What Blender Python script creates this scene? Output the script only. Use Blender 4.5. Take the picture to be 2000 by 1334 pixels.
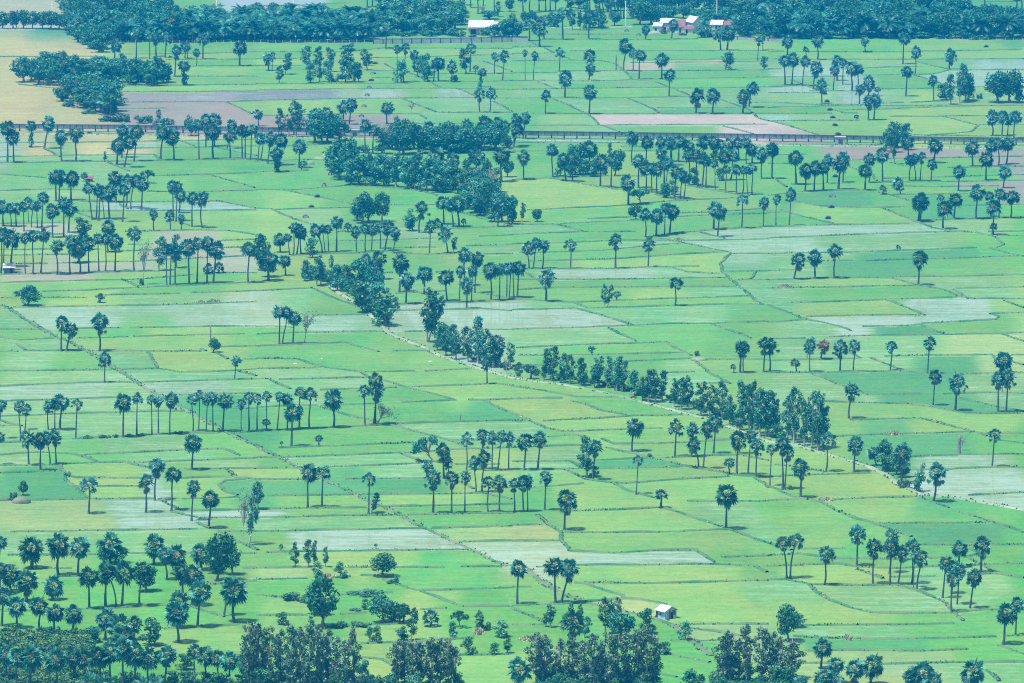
import bpy, math, random
import numpy as np
from mathutils import Vector, Matrix, Quaternion

for o in list(bpy.data.objects):
    bpy.data.objects.remove(o, do_unlink=True)
scene = bpy.context.scene
COL = scene.collection
R = math.radians

# ---------------------------------------------------------------- camera: a long lens on a hill above the plain
H = 230.0                       # height of the lens above the paddies, metres
F = 11000.0                     # focal length in pixels of the 2000-wide photograph
PITCH = math.atan((667 + 987) / F)
cam_d = bpy.data.cameras.new("camera")
cam_d.sensor_width = 36.0
cam_d.lens = F / 2000 * 36.0
cam_d.clip_start = 1.0
cam_d.clip_end = 30000.0
cam = bpy.data.objects.new("camera", cam_d)
cam.location = (0, 0, H)
cam.rotation_euler = (math.pi / 2 - PITCH, 0, 0)
COL.objects.link(cam)
scene.camera = cam

# ---------------------------------------------------------------- light
SUN_EL, SUN_AZ = R(71), R(-125)          # azimuth from +Y, clockwise: behind and to the left of the camera
world = bpy.data.worlds.new("World")
scene.world = world
world.use_nodes = True
wn = world.node_tree
sky = wn.nodes.new("ShaderNodeTexSky")
sky.sky_type = 'NISHITA'
sky.sun_disc = False
sky.sun_elevation = SUN_EL
sky.sun_rotation = SUN_AZ
sky.air_density = 1.0
sky.dust_density = 2.5
sky.ozone_density = 1.0
bg = wn.nodes["Background"]
bg.inputs["Strength"].default_value = 0.085
wn.links.new(sky.outputs["Color"], bg.inputs["Color"])
sun_d = bpy.data.lights.new("sun", 'SUN')
sun_d.energy = 4.2
sun_d.angle = R(6)
sun_d.color = (1.0, 0.96, 0.88)
sun = bpy.data.objects.new("sun", sun_d)
to_sun = Vector((math.sin(SUN_AZ) * math.cos(SUN_EL), math.cos(SUN_AZ) * math.cos(SUN_EL), math.sin(SUN_EL)))
sun.rotation_euler = to_sun.to_track_quat('Z', 'Y').to_euler()
sun.location = (-300, -300, 600)
COL.objects.link(sun)
scene.view_settings.view_transform = 'Standard'
scene.view_settings.look = 'None'
scene.view_settings.exposure = 0.84
scene.view_settings.gamma = 1.0
scene.cycles.max_bounces = 6
scene.cycles.diffuse_bounces = 2
scene.cycles.glossy_bounces = 2
scene.cycles.transmission_bounces = 2
scene.cycles.volume_bounces = 0
scene.cycles.transparent_max_bounces = 4
scene.cycles.use_denoising = False
scene.cycles.pixel_filter_type = 'BLACKMAN_HARRIS'
scene.cycles.filter_width = 1.1

# ---------------------------------------------------------------- photograph pixel <-> ground
SP, CP = math.sin(PITCH), math.cos(PITCH)
def ground(px, py, z=0.0):
    cx, cy = (px - 1000) / F, (667 - py) / F
    dz = -SP + cy * CP
    dy = CP + cy * SP
    t = (H - z) / -dz
    return Vector((cx * t, dy * t, z))
def depth_of(p):
    return p[1] * CP + (H - p[2]) * SP
def height_at(p, py):
    """height above ground point p whose image falls on row py"""
    v = (667 - py) / F
    up0 = p[1] * SP - H * CP
    fw0 = p[1] * CP + H * SP
    return (v * fw0 - up0) / (CP + v * SP)
def ppm(p):
    return F / depth_of(p)          # pixels per metre at p

TILE_K = 1 / 3.994
def tile_frame(tag):
    if tag == 'Z3': return 1060, 250, 1 / 7.69
    if tag == 'Z4': return 1300, 250, 1 / 7.69
    r, c = int(tag[0]), int(tag[1])
    return c * 500, (0, 333, 667, 1000)[r], TILE_K

# ---------------------------------------------------------------- helpers
ORD = ('first second third fourth fifth sixth seventh eighth ninth tenth eleventh twelfth thirteenth fourteenth fifteenth '
       'sixteenth seventeenth eighteenth nineteenth twentieth').split()
def tag(o, label, cat, group=None, kind=None):
    if label: o["label"] = label
    if cat: o["category"] = cat
    if group: o["group"] = group
    if kind: o["kind"] = kind
    return o
def empty(name, loc, rz=0.0):
    o = bpy.data.objects.new(name, None)
    o.empty_display_size = 0.5
    o.location = loc
    o.rotation_euler = (0, 0, rz)
    COL.objects.link(o)
    return o
def link_mesh(name, me, parent=None, loc=None):
    o = bpy.data.objects.new(name, me)
    COL.objects.link(o)
    if parent is not None: o.parent = parent
    if loc is not None: o.location = loc
    return o

class MB:
    """collects faces and builds ONE mesh"""
    def __init__(s):
        s.v = []; s.f = []; s.m = []; s.sm = []
    def face(s, pts, m=0, smooth=False):
        n = len(s.v)
        s.v.extend([tuple(p) for p in pts])
        s.f.append(tuple(range(n, n + len(pts)))); s.m.append(m); s.sm.append(smooth)
    def grid(s, rings, m=0, close=True, smooth=True, cap=False):
        n0 = len(s.v); k = len(rings[0])
        for r in rings: s.v.extend([tuple(p) for p in r])
        for i in range(len(rings) - 1):
            for j in range(k if close else k - 1):
                a = n0 + i * k + j; b = n0 + i * k + (j + 1) % k
                s.f.append((a, b, b + k, a + k)); s.m.append(m); s.sm.append(smooth)
        if cap:
            s.f.append(tuple(n0 + (len(rings) - 1) * k + j for j in range(k))); s.m.append(m); s.sm.append(False)
    def tube(s, pts, radii, n=6, m=0, cap=True):
        pts = [Vector(p) for p in pts]; rings = []
        for i, p in enumerate(pts):
            d = (pts[min(i + 1, len(pts) - 1)] - pts[max(i - 1, 0)]).normalized()
            a = d.orthogonal().normalized(); b = d.cross(a)
            rings.append([p + (a * math.cos(t) + b * math.sin(t)) * radii[i] for t in [2 * math.pi * j / n for j in range(n)]])
        # keep the rings aligned
        for i in range(1, len(rings)):
            best = min(range(n), key=lambda q: (rings[i][q] - rings[i - 1][0] - (pts[i] - pts[i - 1])).length)
            rings[i] = rings[i][best:] + rings[i][:best]
        s.grid(rings, m, True, True, cap)
    def box(s, c, size, rz=0.0, m=0):
        cx, cy, cz = c; sx, sy, sz = [q / 2 for q in size]
        ca, sa = math.cos(rz), math.sin(rz)
        def P(x, y, z): return (cx + x * ca - y * sa, cy + x * sa + y * ca, cz + z)
        p = [P(x, y, z) for z in (-sz, sz) for (x, y) in ((-sx, -sy), (sx, -sy), (sx, sy), (-sx, sy))]
        for q in ((3, 2, 1, 0), (4, 5, 6, 7), (0, 1, 5, 4), (1, 2, 6, 5), (2, 3, 7, 6), (3, 0, 4, 7)):
            s.face([p[i] for i in q], m)
    def mesh(s, name, mats):
        me = bpy.data.meshes.new(name)
        me.from_pydata(s.v, [], s.f)
        for mt in mats: me.materials.append(mt)
        me.polygons.foreach_set("material_index", s.m)
        me.polygons.foreach_set("use_smooth", s.sm)
        me.update()
        return me
    def build(s, name, mats, parent=None, loc=None):
        return link_mesh(name, s.mesh(name, mats if isinstance(mats, (list, tuple)) else [mats]), parent, loc)

# ---------------------------------------------------------------- materials
def new_mat(name):
    m = bpy.data.materials.new(name); m.use_nodes = True
    nt = m.node_tree
    return m, nt, nt.nodes["Principled BSDF"]
def noise_col(nt, c1, c2, scale, detail=3.0, coord='pos', lo=0.35, hi=0.65):
    n = nt.nodes.new("ShaderNodeTexNoise"); n.inputs["Scale"].default_value = scale; n.inputs["Detail"].default_value = detail
    if coord == 'pos':
        g = nt.nodes.new("ShaderNodeNewGeometry"); nt.links.new(g.outputs["Position"], n.inputs["Vector"])
    else:
        g = nt.nodes.new("ShaderNodeTexCoord"); nt.links.new(g.outputs["Object"], n.inputs["Vector"])
    r = nt.nodes.new("ShaderNodeValToRGB")
    r.color_ramp.elements[0].position = lo; r.color_ramp.elements[1].position = hi
    r.color_ramp.elements[0].color = (*c1, 1); r.color_ramp.elements[1].color = (*c2, 1)
    nt.links.new(n.outputs["Fac"], r.inputs["Fac"])
    return r.outputs["Color"]
def plain(name, c1, c2=None, scale=1.0, rough=0.85, spec=0.3, coord='pos'):
    m, nt, b = new_mat(name)
    b.inputs["Roughness"].default_value = rough
    b.inputs["Specular IOR Level"].default_value = spec
    nt.links.new(noise_col(nt, c1, c2 or c1, scale, 4.0, coord), b.inputs["Base Color"])
    return m
def leaf_mat(name, c1, c2, scale=0.25, rough=0.42, spec=0.3, translucent=0.15, spread=.55):
    m, nt, b = new_mat(name)
    col = noise_col(nt, c1, c2, scale, 3.0)
    info = nt.nodes.new("ShaderNodeObjectInfo")
    hv = nt.nodes.new("ShaderNodeHueSaturation")
    mr = nt.nodes.new("ShaderNodeMapRange"); mr.inputs["To Min"].default_value = 0.72; mr.inputs["To Max"].default_value = 1.28
    nt.links.new(info.outputs["Random"], mr.inputs["Value"]); nt.links.new(mr.outputs["Result"], hv.inputs["Value"])
    mh = nt.nodes.new("ShaderNodeMapRange"); mh.inputs["To Min"].default_value = 0.455; mh.inputs["To Max"].default_value = 0.525
    nt.links.new(info.outputs["Random"], mh.inputs["Value"]); nt.links.new(mh.outputs["Result"], hv.inputs["Hue"])
    # random tone per leaf or frond; its contrast also imitates highlights and dark gaps
    gi = nt.nodes.new("ShaderNodeNewGeometry"); mi = nt.nodes.new("ShaderNodeMapRange")
    mi.inputs["To Min"].default_value = 1 - spread; mi.inputs["To Max"].default_value = 1 + spread
    nt.links.new(gi.outputs["Random Per Island"], mi.inputs["Value"])
    h2 = nt.nodes.new("ShaderNodeHueSaturation"); nt.links.new(mi.outputs["Result"], h2.inputs["Value"]); nt.links.new(col, h2.inputs["Color"])
    nt.links.new(h2.outputs["Color"], hv.inputs["Color"])
    nt.links.new(hv.outputs["Color"], b.inputs["Base Color"])
    b.inputs["Roughness"].default_value = rough
    b.inputs["Specular IOR Level"].default_value = spec
    tr = nt.nodes.new("ShaderNodeBsdfTranslucent"); nt.links.new(hv.outputs["Color"], tr.inputs["Color"])
    mx = nt.nodes.new("ShaderNodeMixShader"); mx.inputs[0].default_value = translucent
    nt.links.new(b.outputs[0], mx.inputs[1]); nt.links.new(tr.outputs[0], mx.inputs[2])
    nt.links.new(mx.outputs[0], nt.nodes["Material Output"].inputs["Surface"])
    return m

M = {
 'palm':   leaf_mat("palm frond", (.012, .105, .072), (.070, .245, .170), .7, .42, .3, .15, .75),  # light tone and wide spread paint frond highlights into the colour
 'petiole': plain("palm leaf stalk", (.46, .41, .26), (.34, .27, .16), 2.0, .6),
 'dead':   plain("dead palm frond", (.085, .095, .095), (.21, .19, .175), 1.2),
 'brownpalm': leaf_mat("withered frond", (.16, .10, .06), (.24, .15, .09), .5),
 'ptrunk': plain("palm trunk bark", (.045, .075, .090), (.10, .125, .135), 1.5),
 'euca':   leaf_mat("slim tree leaves", (.012, .130, .078), (.075, .275, .150), .5),
 'grey':   leaf_mat("grey-green leaves", (.035, .130, .080), (.165, .260, .165), .6),
 'broad':  leaf_mat("dark leaves", (.008, .110, .066), (.050, .225, .115), .45),
 'bushy':  leaf_mat("light leaves", (.016, .150, .080), (.090, .300, .140), .45),
 'yellow': leaf_mat("yellow-green leaves", (.028, .160, .055), (.115, .260, .065), .4, .5, .2, .1, .4),
 'coco':   leaf_mat("coconut leaflets", (.008, .120, .082), (.065, .265, .165), .55, .36, .3),
 'bark':   plain("grey bark", (.16, .14, .12), (.26, .23, .20), 1.2),
 'palebark': plain("pale bark", (.36, .32, .27), (.52, .47, .40), 1.0),
 'scrub':  leaf_mat("scrub leaves", (.015, .120, .070), (.090, .230, .120), .5),
 'straw':  plain("dry grass", (.44, .44, .25), (.30, .33, .17), .6),
 'bund':   plain("bund earth", (.028, .130, .055), (.115, .185, .080), .10),
 'bgrass': leaf_mat("bund grass", (.020, .125, .058), (.070, .215, .090), .12),
 'sand':   plain("sandy track", (.12, .22, .09), (.29, .31, .24), .12),
 'path':   plain("worn earth path", (.035, .130, .05), (.17, .19, .12), .12),
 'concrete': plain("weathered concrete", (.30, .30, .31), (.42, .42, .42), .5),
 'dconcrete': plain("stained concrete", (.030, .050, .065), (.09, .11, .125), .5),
 'tin':    plain("pale tin sheet", (.30, .34, .38), (.62, .63, .64), 1.3, .5, .4),
 'tinred': plain("rusty red sheet", (.17, .075, .075), (.26, .13, .13), .7, .6),
 'tinblue': plain("weathered blue-grey sheet", (.24, .40, .54), (.50, .62, .72), 1.6, .55),
 'plaster': plain("pale plaster", (.52, .50, .48), (.66, .64, .62), .6),
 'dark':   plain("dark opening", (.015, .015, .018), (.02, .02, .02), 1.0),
 'wood':   plain("grey timber", (.13, .11, .10), (.22, .19, .17), 2.0),
 'skin':   plain("skin", (.32, .18, .12)),
 'redcloth': plain("red cloth", (.45, .06, .08), (.5, .10, .12), 3.0),
 'blackrub': plain("black rubber", (.02, .02, .02)),
 'white':  plain("white feathers", (.8, .8, .8)),
 'metal':  plain("grey metal", (.35, .36, .38), (.5, .5, .5), 2.0, .4),
}
# ---------------------------------------------------------------- palms, as read from the photograph
# '# phrase' opens a cluster; rows: crown x, top y, base x, base y, crown width, style (r round, o open, s ragged skirt,
# v vine-clad, y young, c after the letter = curved trunk), in the 4x enlargement of the named sixteenth of the photograph
PALMS = """
@00
# before the hedge-like treeline at the upper left
1068 225 1062 455 80 o
1168 245 1168 460 70 o
1215 238 1217 440 80 r
1300 255 1288 450 85 o
905 295 893 460 90 r
1585 250 1582 462 95 o
# on the bunds right of the upper-left thicket
1378 350 1362 600 90 s
1445 320 1440 455 70 r
1464 330 1462 460 60 o
1535 375 1532 515 60 s
1875 312 1870 515 100 r
1440 455 1438 665 100 v
# inside the upper-left thicket beside the ripe field
570 500 572 650 100 o
850 685 850 890 160 r
780 700 790 880 100 r
# rising from the wood at the top left
600 110 610 330 120 o
940 140 940 330 90 o
1130 70 1140 300 140 r
830 60 850 280 100 r
1340 75 1350 330 140 r
# before the concrete flume at the far left
65 935 58 1270 110 r
105 1010 107 1270 105 r
245 935 245 1150 80 v
378 900 345 1160 105 r
480 1000 482 1260 105 r
595 980 590 1260 110 s
# in the tight clump of four before the flume
962 950 950 1230 100 r
1070 965 1045 1260 100 r
930 1060 910 1282 110 r
1015 1035 968 1305 110 r
# in the pair before the flume with crowns touching
1270 965 1258 1250 110 r
1345 1000 1358 1250 110 rc
# in the long clump ending at the flume's gap
1550 920 1552 1245 90 r
1610 880 1605 1150 90 r
1680 880 1672 1140 95 r
1660 945 1663 1242 125 r
1810 920 1770 1158 85 r
1797 1000 1795 1240 100 r
1888 960 1890 1245 95 r
1915 970 1912 1245 90 r
1972 955 1952 1250 85 r
@01
# at the flume's gap left of the central grove
15 840 20 985 75 r
30 1020 15 1258 90 r
60 1030 32 1258 80 r
115 1020 90 1278 90 r
190 1025 185 1290 110 r
165 1130 162 1342 110 v
340 1075 335 1310 110 r
368 1240 355 1328 70 y
# standing before the grey boundary wall
1020 165 1012 380 90 o
# among saplings in the upper middle fields
1100 345 1105 640 60 s
1168 330 1150 640 70 s
1235 380 1235 560 70 r
1430 440 1425 635 90 r
1400 450 1385 635 70 r
1530 470 1528 640 75 s
1680 330 1670 560 80 o
1715 500 1712 580 50 y
1765 520 1745 680 70 v
1865 405 1862 575 70 o
1940 390 1922 632 75 s
# in the stocky pair right of the grey flooded strip
1745 680 1745 878 85 s
1835 675 1822 878 80 s
# by the bare brown plot behind the flume
685 775 680 945 100 r
745 755 727 970 90 r
1025 783 1020 968 100 r
# beside slim saplings on the upper left bunds
90 410 100 550 80 s
130 405 125 550 50 s
# along the back of the central grove
555 825 555 1080 90 r
855 920 855 1200 90 r
920 960 910 1200 90 r
1275 980 1270 1170 100 o
1345 935 1345 1150 90 r
1450 950 1450 1130 90 r
1785 890 1790 1100 110 r
1885 905 1890 1100 100 r
1940 930 1945 1120 90 r
1650 920 1650 1100 90 r
# along the front of the central grove
1405 1145 1410 1400 130 r
1530 1185 1530 1410 110 r
1720 1140 1720 1400 125 r
1915 1130 1915 1420 130 r
# along the far horizon strip left of the houses
867 -110 868 55 80 o
908 -110 908 55 80 r
985 -70 985 30 80 r
1192 -70 1192 40 100 r
1250 -110 1250 65 80 r
1626 -110 1626 40 80 r
1675 -110 1675 60 80 o
1728 -100 1728 110 80 r
1775 -100 1775 90 80 r
1862 -100 1862 90 80 r
@02
# at the grove's right end by the flume
35 870 12 1140 90 r
100 870 85 1085 85 r
40 950 12 1150 100 r
90 1165 90 1405 95 r
# in the far row of bare trunks at the top
84 -90 84 108 85 r
141 -90 141 100 85 o
211 -90 211 90 85 r
263 -85 263 90 80 r
298 -85 298 85 80 o
340 -85 340 90 80 r
436 -90 436 60 85 r
607 -90 607 85 80 r
685 -80 685 75 80 r
705 -80 715 95 85 r
755 -60 748 95 90 r
775 -50 775 110 90 r
800 -60 800 85 85 r
830 -70 828 85 85 r
850 -50 848 145 90 r
875 -60 872 145 90 r
# before the road and tin-roofed houses at the top
135 140 130 320 100 o
215 140 215 365 110 s
255 110 252 308 90 o
395 50 395 310 110 o
600 70 598 305 90 o
1045 190 1042 310 70 s
1258 140 1243 305 80 r
1690 190 1678 395 110 r
1620 215 1628 395 100 o
# scattered over the green fields below the houses
102 385 103 628 45 s
178 395 168 628 60 s
375 370 370 560 75 o
605 378 600 560 95 s
885 295 872 555 105 r
945 375 945 557 75 o
1000 375 990 617 90 r
1170 400 1168 617 108 r
612 485 600 628 80 s
1228 528 1225 755 90 r
415 550 413 765 105 s
610 655 602 890 105 r
268 700 258 888 75 s
1450 690 1432 885 110 s
1568 680 1565 888 105 r
1810 700 1800 885 100 s
1875 625 1850 838 95 rc
1925 280 1915 478 60 s
1950 265 1958 390 50 s
@Z3
# in the clump with bushy trees right of the grove
145 220 150 740 190 r
310 360 350 800 200 r
440 330 448 805 200 r
700 160 700 700 250 r
870 370 865 885 220 r
1030 370 1022 905 180 r
# at the left end of the big palm grove
1340 15 1345 560 190 r
1565 80 1565 540 190 r
1770 85 1775 520 180 r
1930 110 1930 560 180 r
1780 270 1780 540 160 r
1440 370 1438 900 190 r
1545 470 1548 930 190 r
1635 500 1635 970 170 r
1710 500 1710 1000 200 r
1830 400 1820 900 210 r
1275 690 1285 1160 220 r
@Z4
# in the back rank of the big palm grove
85 110 85 500 170 r
215 75 190 510 190 r
340 150 340 500 170 r
560 95 560 450 190 r
720 90 720 480 180 r
820 150 820 480 160 r
950 140 960 500 170 r
1090 110 1100 480 170 r
1220 120 1215 540 150 r
1300 200 1298 530 190 r
1450 280 1445 765 180 r
1600 210 1595 765 190 r
# in the front rank of the big palm grove
40 420 -20 1040 150 r
345 290 350 860 180 r
460 280 490 880 200 r
570 340 550 890 190 r
620 400 605 900 150 r
735 470 745 940 110 r
890 310 870 790 200 r
1010 300 975 780 180 r
905 540 905 960 140 r
1060 530 1065 990 160 r
1170 550 1160 980 130 r
1215 560 1240 1010 120 r
1300 530 1300 1000 150 o
160 530 130 1060 200 r
260 600 215 1075 160 r
300 640 270 1070 150 r
@03
# in the short row right of the big grove
38 1105 30 1397 90 r
215 1155 218 1440 110 r
300 1260 290 1495 105 r
375 1250 362 1490 100 r
430 1245 432 1485 95 r
465 1195 462 1435 85 r
570 1190 548 1480 130 r
590 1180 584 1425 90 r
# before the flume near the tall leafy clump
790 1185 788 1425 90 r
755 1265 758 1485 100 r
890 1145 893 1420 105 r
1085 1035 1090 1260 110 r
1110 1190 1105 1410 90 r
1140 1190 1150 1410 80 r
1200 1180 1187 1410 70 s
1280 1235 1272 1410 75 s
1300 1065 1298 1270 110 r
# before the flume at the far right
1490 1275 1485 1490 95 r
1590 1085 1598 1300 105 r
1700 1170 1700 1408 110 r
1740 1070 1745 1300 95 r
1800 1060 1797 1290 95 r
1870 1055 1858 1280 100 r
1845 1280 1838 1465 95 r
# in the group of four above the flume at right
1750 855 1750 1060 95 r
1830 855 1825 1062 90 r
1875 900 1868 1055 70 r
1930 850 1917 1080 95 r
# in the row of four slender palms at upper right
130 415 132 665 95 r
200 410 185 665 90 r
290 430 268 672 80 r
375 470 355 695 95 rc
# by the small pond at upper right
415 615 420 808 85 s
540 415 540 630 85 r
585 450 583 660 80 o
520 500 510 710 75 s
655 470 652 710 110 r
705 485 700 700 80 r
785 590 780 745 90 s
715 650 710 815 80 s
785 740 783 938 90 s
840 730 825 935 90 s
855 670 858 750 55 y
690 890 693 940 40 y
# in the open fields below the coconut belt
150 270 150 430 90 s
295 355 300 480 60 y
390 265 385 465 90 r
755 280 762 408 65 s
1058 240 1052 500 95 r
1155 360 1145 580 75 s
1425 380 1415 540 90 s
1085 495 1075 752 95 r
1285 585 1290 790 75 s
# on the farthest strip at the top right
1690 -100 1690 60 80 r
1940 -90 1940 72 80 r
1975 -90 1977 72 80 o
@10
# in the trio beside the red-roofed hut
435 -20 437 240 110 r
475 -10 463 237 90 r
565 -10 552 230 110 r
# in the ten-palm clump right of the red-roofed hut
690 80 720 385 95 r
765 95 750 380 80 r
790 110 770 380 80 r
805 150 812 380 70 r
855 90 855 380 120 r
900 -10 905 250 115 r
968 85 955 402 95 r
1000 25 985 290 100 r
1055 25 1020 300 90 rc
1115 40 1102 305 105 r
# in the five-palm group left of the bare field
1350 68 1352 395 90 r
1385 75 1372 400 80 r
1408 138 1393 330 90 r
1500 155 1497 440 95 r
1580 160 1580 450 100 rc
# in the trio of stubby shaggy palms
1197 295 1200 470 75 s
1325 305 1330 468 75 s
1415 335 1415 465 65 s
# in the upper of two rows at the left edge
20 225 28 435 100 r
80 240 85 440 80 r
125 240 127 435 90 r
185 228 187 475 80 r
218 200 222 410 60 s
255 220 247 445 80 r
290 220 292 450 75 r
340 155 325 440 90 r
410 250 410 525 105 r
500 200 497 520 100 r
545 230 535 485 110 r
# in the lower row behind the white-roofed hut
25 435 5 800 100 r
35 440 28 780 90 r
95 440 88 750 130 r
195 480 200 810 75 r
262 450 255 810 95 r
345 440 318 805 95 r
447 520 445 812 105 r
550 490 548 810 100 r
620 540 625 800 110 r
690 510 693 795 100 r
765 480 772 793 85 r
830 480 820 793 85 r
845 378 845 640 110 r
905 485 897 788 110 r
1050 432 1048 790 110 o
# in the row with an airy tree at left middle
1300 570 1300 893 80 r
1340 555 1325 893 90 r
1370 560 1365 893 95 r
1470 530 1477 890 120 r
1550 510 1537 880 100 r
1620 510 1615 880 95 r
1690 545 1662 880 120 r
1940 545 1938 880 110 r
# in the low young pair behind that row
1625 715 1625 805 90 y
1710 705 1705 800 85 y
# near the wide shallow pond at left
485 1132 478 1410 100 s
550 1180 518 1410 105 s
778 1107 775 1410 130 s
@11
# in the left part of the mid-left palm line
185 480 190 640 100 r
250 480 262 660 70 r
300 395 290 660 80 r
345 410 318 655 90 r
350 430 352 650 100 r
95 595 98 860 150 r
225 650 230 820 90 r
465 410 515 640 95 rc
520 415 540 640 60 r
560 410 565 640 75 r
630 340 628 635 95 r
# below the twin round trees left of centre
715 400 715 480 70 y
780 430 785 642 80 s
850 405 855 635 80 r
905 410 897 635 85 r
975 385 970 610 85 r
1030 380 1003 625 100 r
1090 435 1070 642 80 r
# at the lower tip of the central grove
1290 235 1272 485 105 s
1460 180 1465 420 110 r
1520 210 1540 440 90 r
1570 180 1578 440 130 r
1570 30 1575 180 100 o
1620 370 1612 440 50 y
1420 370 1420 445 90 y
1900 165 1885 440 90 r
# in the bunds below the central grove's tip
1360 385 1352 655 80 s
1475 435 1498 645 100 s
# in the roadside thicket left of centre
860 640 860 850 80 r
965 615 970 850 115 r
925 690 930 930 130 r
# in the central group right of the roadside thicket
1127 635 1118 950 125 r
1180 775 1168 1040 115 r
1318 730 1312 965 120 r
1487 755 1490 1020 125 r
1595 730 1585 1030 80 r
1630 585 1620 900 110 r
1728 620 1708 955 100 r
1690 730 1680 1025 80 r
1650 830 1642 1080 110 s
# in the close-set row at the picture's centre
1830 700 1830 1018 120 r
1905 710 1898 1012 90 r
1960 710 1955 990 80 r
1990 705 1975 990 80 r
2007 705 2009 995 80 r
2052 695 2037 995 100 r
# in the dark trio by the pale airy tree
180 1040 183 1354 100 r
245 1055 205 1354 85 r
300 1080 288 1354 105 r
@12
# in the row of four by the flat-topped tree
1040 280 1040 520 95 r
1130 290 1125 515 105 r
1195 240 1190 505 85 r
1245 245 1228 495 110 r
# on the bund above the right-hand flooded field
1580 230 1572 460 110 r
1620 255 1603 515 100 r
1795 180 1790 450 90 o
1965 200 1960 440 85 s
2065 185 2059 435 75 o
2177 140 2162 430 80 s
# in the leaning trio right of centre
125 550 132 765 90 s
190 515 165 768 80 r
250 535 235 765 90 s
# standing alone in the fields right of centre
455 530 455 768 100 o
810 487 808 765 100 s
1070 518 1062 755 95 s
275 760 265 1020 125 s
820 930 815 1010 65 y
1280 825 1270 1055 105 o
@13
# in the right-edge group below the flume
895 100 900 185 70 y
1015 55 1035 185 80 s
1190 160 1172 400 125 r
1200 165 1190 400 90 r
1345 175 1350 300 70 y
1375 220 1365 455 120 r
1460 160 1452 380 110 r
1632 100 1622 380 120 r
1725 155 1740 360 75 r
1808 130 1800 372 90 r
1903 135 1890 372 110 r
1755 210 1748 505 115 r
1755 400 1755 500 70 y
# in the spaced trio in the right-hand fields
235 632 200 848 110 s
365 600 370 845 110 r
523 560 518 842 110 r
# alone in the right-hand fields
1015 575 1015 618 45 y
1182 608 1172 897 120 r
@20
# standing alone by the diagonal footpath at left
820 85 815 322 90 s
1845 105 1828 298 75 s
1510 705 1495 1000 130 r
# in the ragged group at the left edge
15 440 -15 760 80 r
155 450 158 785 90 s
205 480 192 690 80 s
375 455 378 690 85 s
430 440 428 690 80 s
475 388 468 690 130 r
605 440 590 755 95 o
# in the lower four-palm group at the left edge
0 690 -20 960 85 r
220 690 225 965 110 s
315 695 317 1008 110 r
370 690 390 965 90 s
430 690 440 960 100 s
# in the left half of the long straight row
965 400 960 748 120 r
1075 400 1067 735 90 o
1185 410 1185 728 80 o
1240 415 1235 725 80 s
1340 395 1323 728 105 s
1500 405 1505 700 90 o
1555 380 1548 710 85 o
1620 400 1608 710 80 s
1660 390 1663 705 85 s
1760 390 1733 703 120 r
1885 440 1885 708 75 s
1945 388 1943 705 95 o
# near the white flooded corner at lower left
695 1055 692 1345 130 o
1145 1025 1138 1334 115 s
1225 890 1210 1240 125 r
1355 960 1337 1320 120 r
1510 1080 1495 1400 105 s
1640 1140 1628 1455 140 r
@21
# in the right half of the long straight row
10 405 10 695 80 o
85 380 82 695 80 o
80 595 82 698 70 y
190 380 165 695 85 o
245 390 245 690 90 r
345 345 338 688 100 o
425 355 418 680 110 o
285 470 275 825 140 r
340 500 340 688 60 r
605 365 603 670 135 r
# in the trio by the leaning airy tree
845 330 850 658 100 o
935 245 930 650 110 o
945 310 918 652 120 s
# standing short below the long row
490 718 490 818 70 y
200 770 198 828 30 y
# beside the lower stretch of the diagonal footpath
415 950 403 1295 125 r
525 965 515 1295 105 o
885 1020 878 1345 110 o
# at the foot of the roadside trees
1800 110 1803 330 85 s
# in the upper row of the central stand
1650 710 1640 1005 95 o
1770 675 1762 1000 100 s
1840 695 1842 1005 85 s
1915 690 1885 1005 90 s
1975 705 1970 1005 90 s
2097 715 2092 1005 125 o
2215 695 2197 1000 110 s
# by the umbrella-shaped tree in the central stand
1460 790 1465 1070 110 s
1500 890 1505 1060 80 s
1335 915 1330 1070 90 s
1705 890 1715 1180 90 s
1780 840 1765 1175 110 s
# in the lower row of the central stand
1385 990 1380 1340 125 s
1530 1000 1525 1340 110 s
1635 1005 1628 1340 85 s
1810 1045 1812 1335 105 o
1905 1035 1897 1340 110 s
2012 1060 2017 1330 90 s
2087 1040 2087 1330 110 s
2122 1035 2119 1325 80 s
2262 1000 2252 1315 100 s
@22
# in the fields right of the central stand
650 760 632 1080 110 s
960 582 935 860 130 rc
985 885 968 1195 85 o
1165 1135 1165 1298 110 y
1675 1100 1670 1463 150 r
430 1150 408 1470 150 s
# in the bunch below the tree-lined road
1283 612 1270 898 110 o
1405 625 1400 900 100 s
1415 740 1455 990 110 sc
1520 620 1490 995 100 s
1590 565 1572 872 105 s
1770 560 1775 880 110 o
1760 700 1755 1045 120 s
1860 685 1842 1045 90 s
1910 750 1900 1065 110 s
1695 895 1692 1035 90 y
# beside the road's bushy verge
150 170 148 290 90 y
# in the shaggy group right of the lone shrub
1790 -20 1780 245 110 s
1805 0 1808 247 90 s
1725 170 1735 245 50 y
1965 -35 1962 240 105 s
2012 -30 2009 240 110 s
@23
# in the bunch at the bend of the tree-lined road
20 800 15 1130 85 o
110 735 115 1155 120 s
150 800 130 1155 100 s
255 915 255 1222 130 s
470 710 450 1018 115 o
680 730 670 1020 130 s
# in the flooded field at right
215 125 225 243 80 y
305 20 305 140 55 s
330 -25 328 240 95 s
430 -22 410 138 95 s
565 -20 562 235 110 s
675 -20 668 235 90 s
963 -15 952 225 95 o
1260 -45 1243 255 95 s
# in the trio at the right edge
1835 60 1830 240 140 r
1790 230 1795 555 110 s
1870 215 1857 555 110 s
1830 280 1825 400 50 r
# spaced along the curving bund at right
650 310 632 600 120 s
1300 215 1287 500 100 s
1475 240 1460 540 125 s
# by the roadside bushes and pale pond at right
905 755 900 1000 110 r
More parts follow.
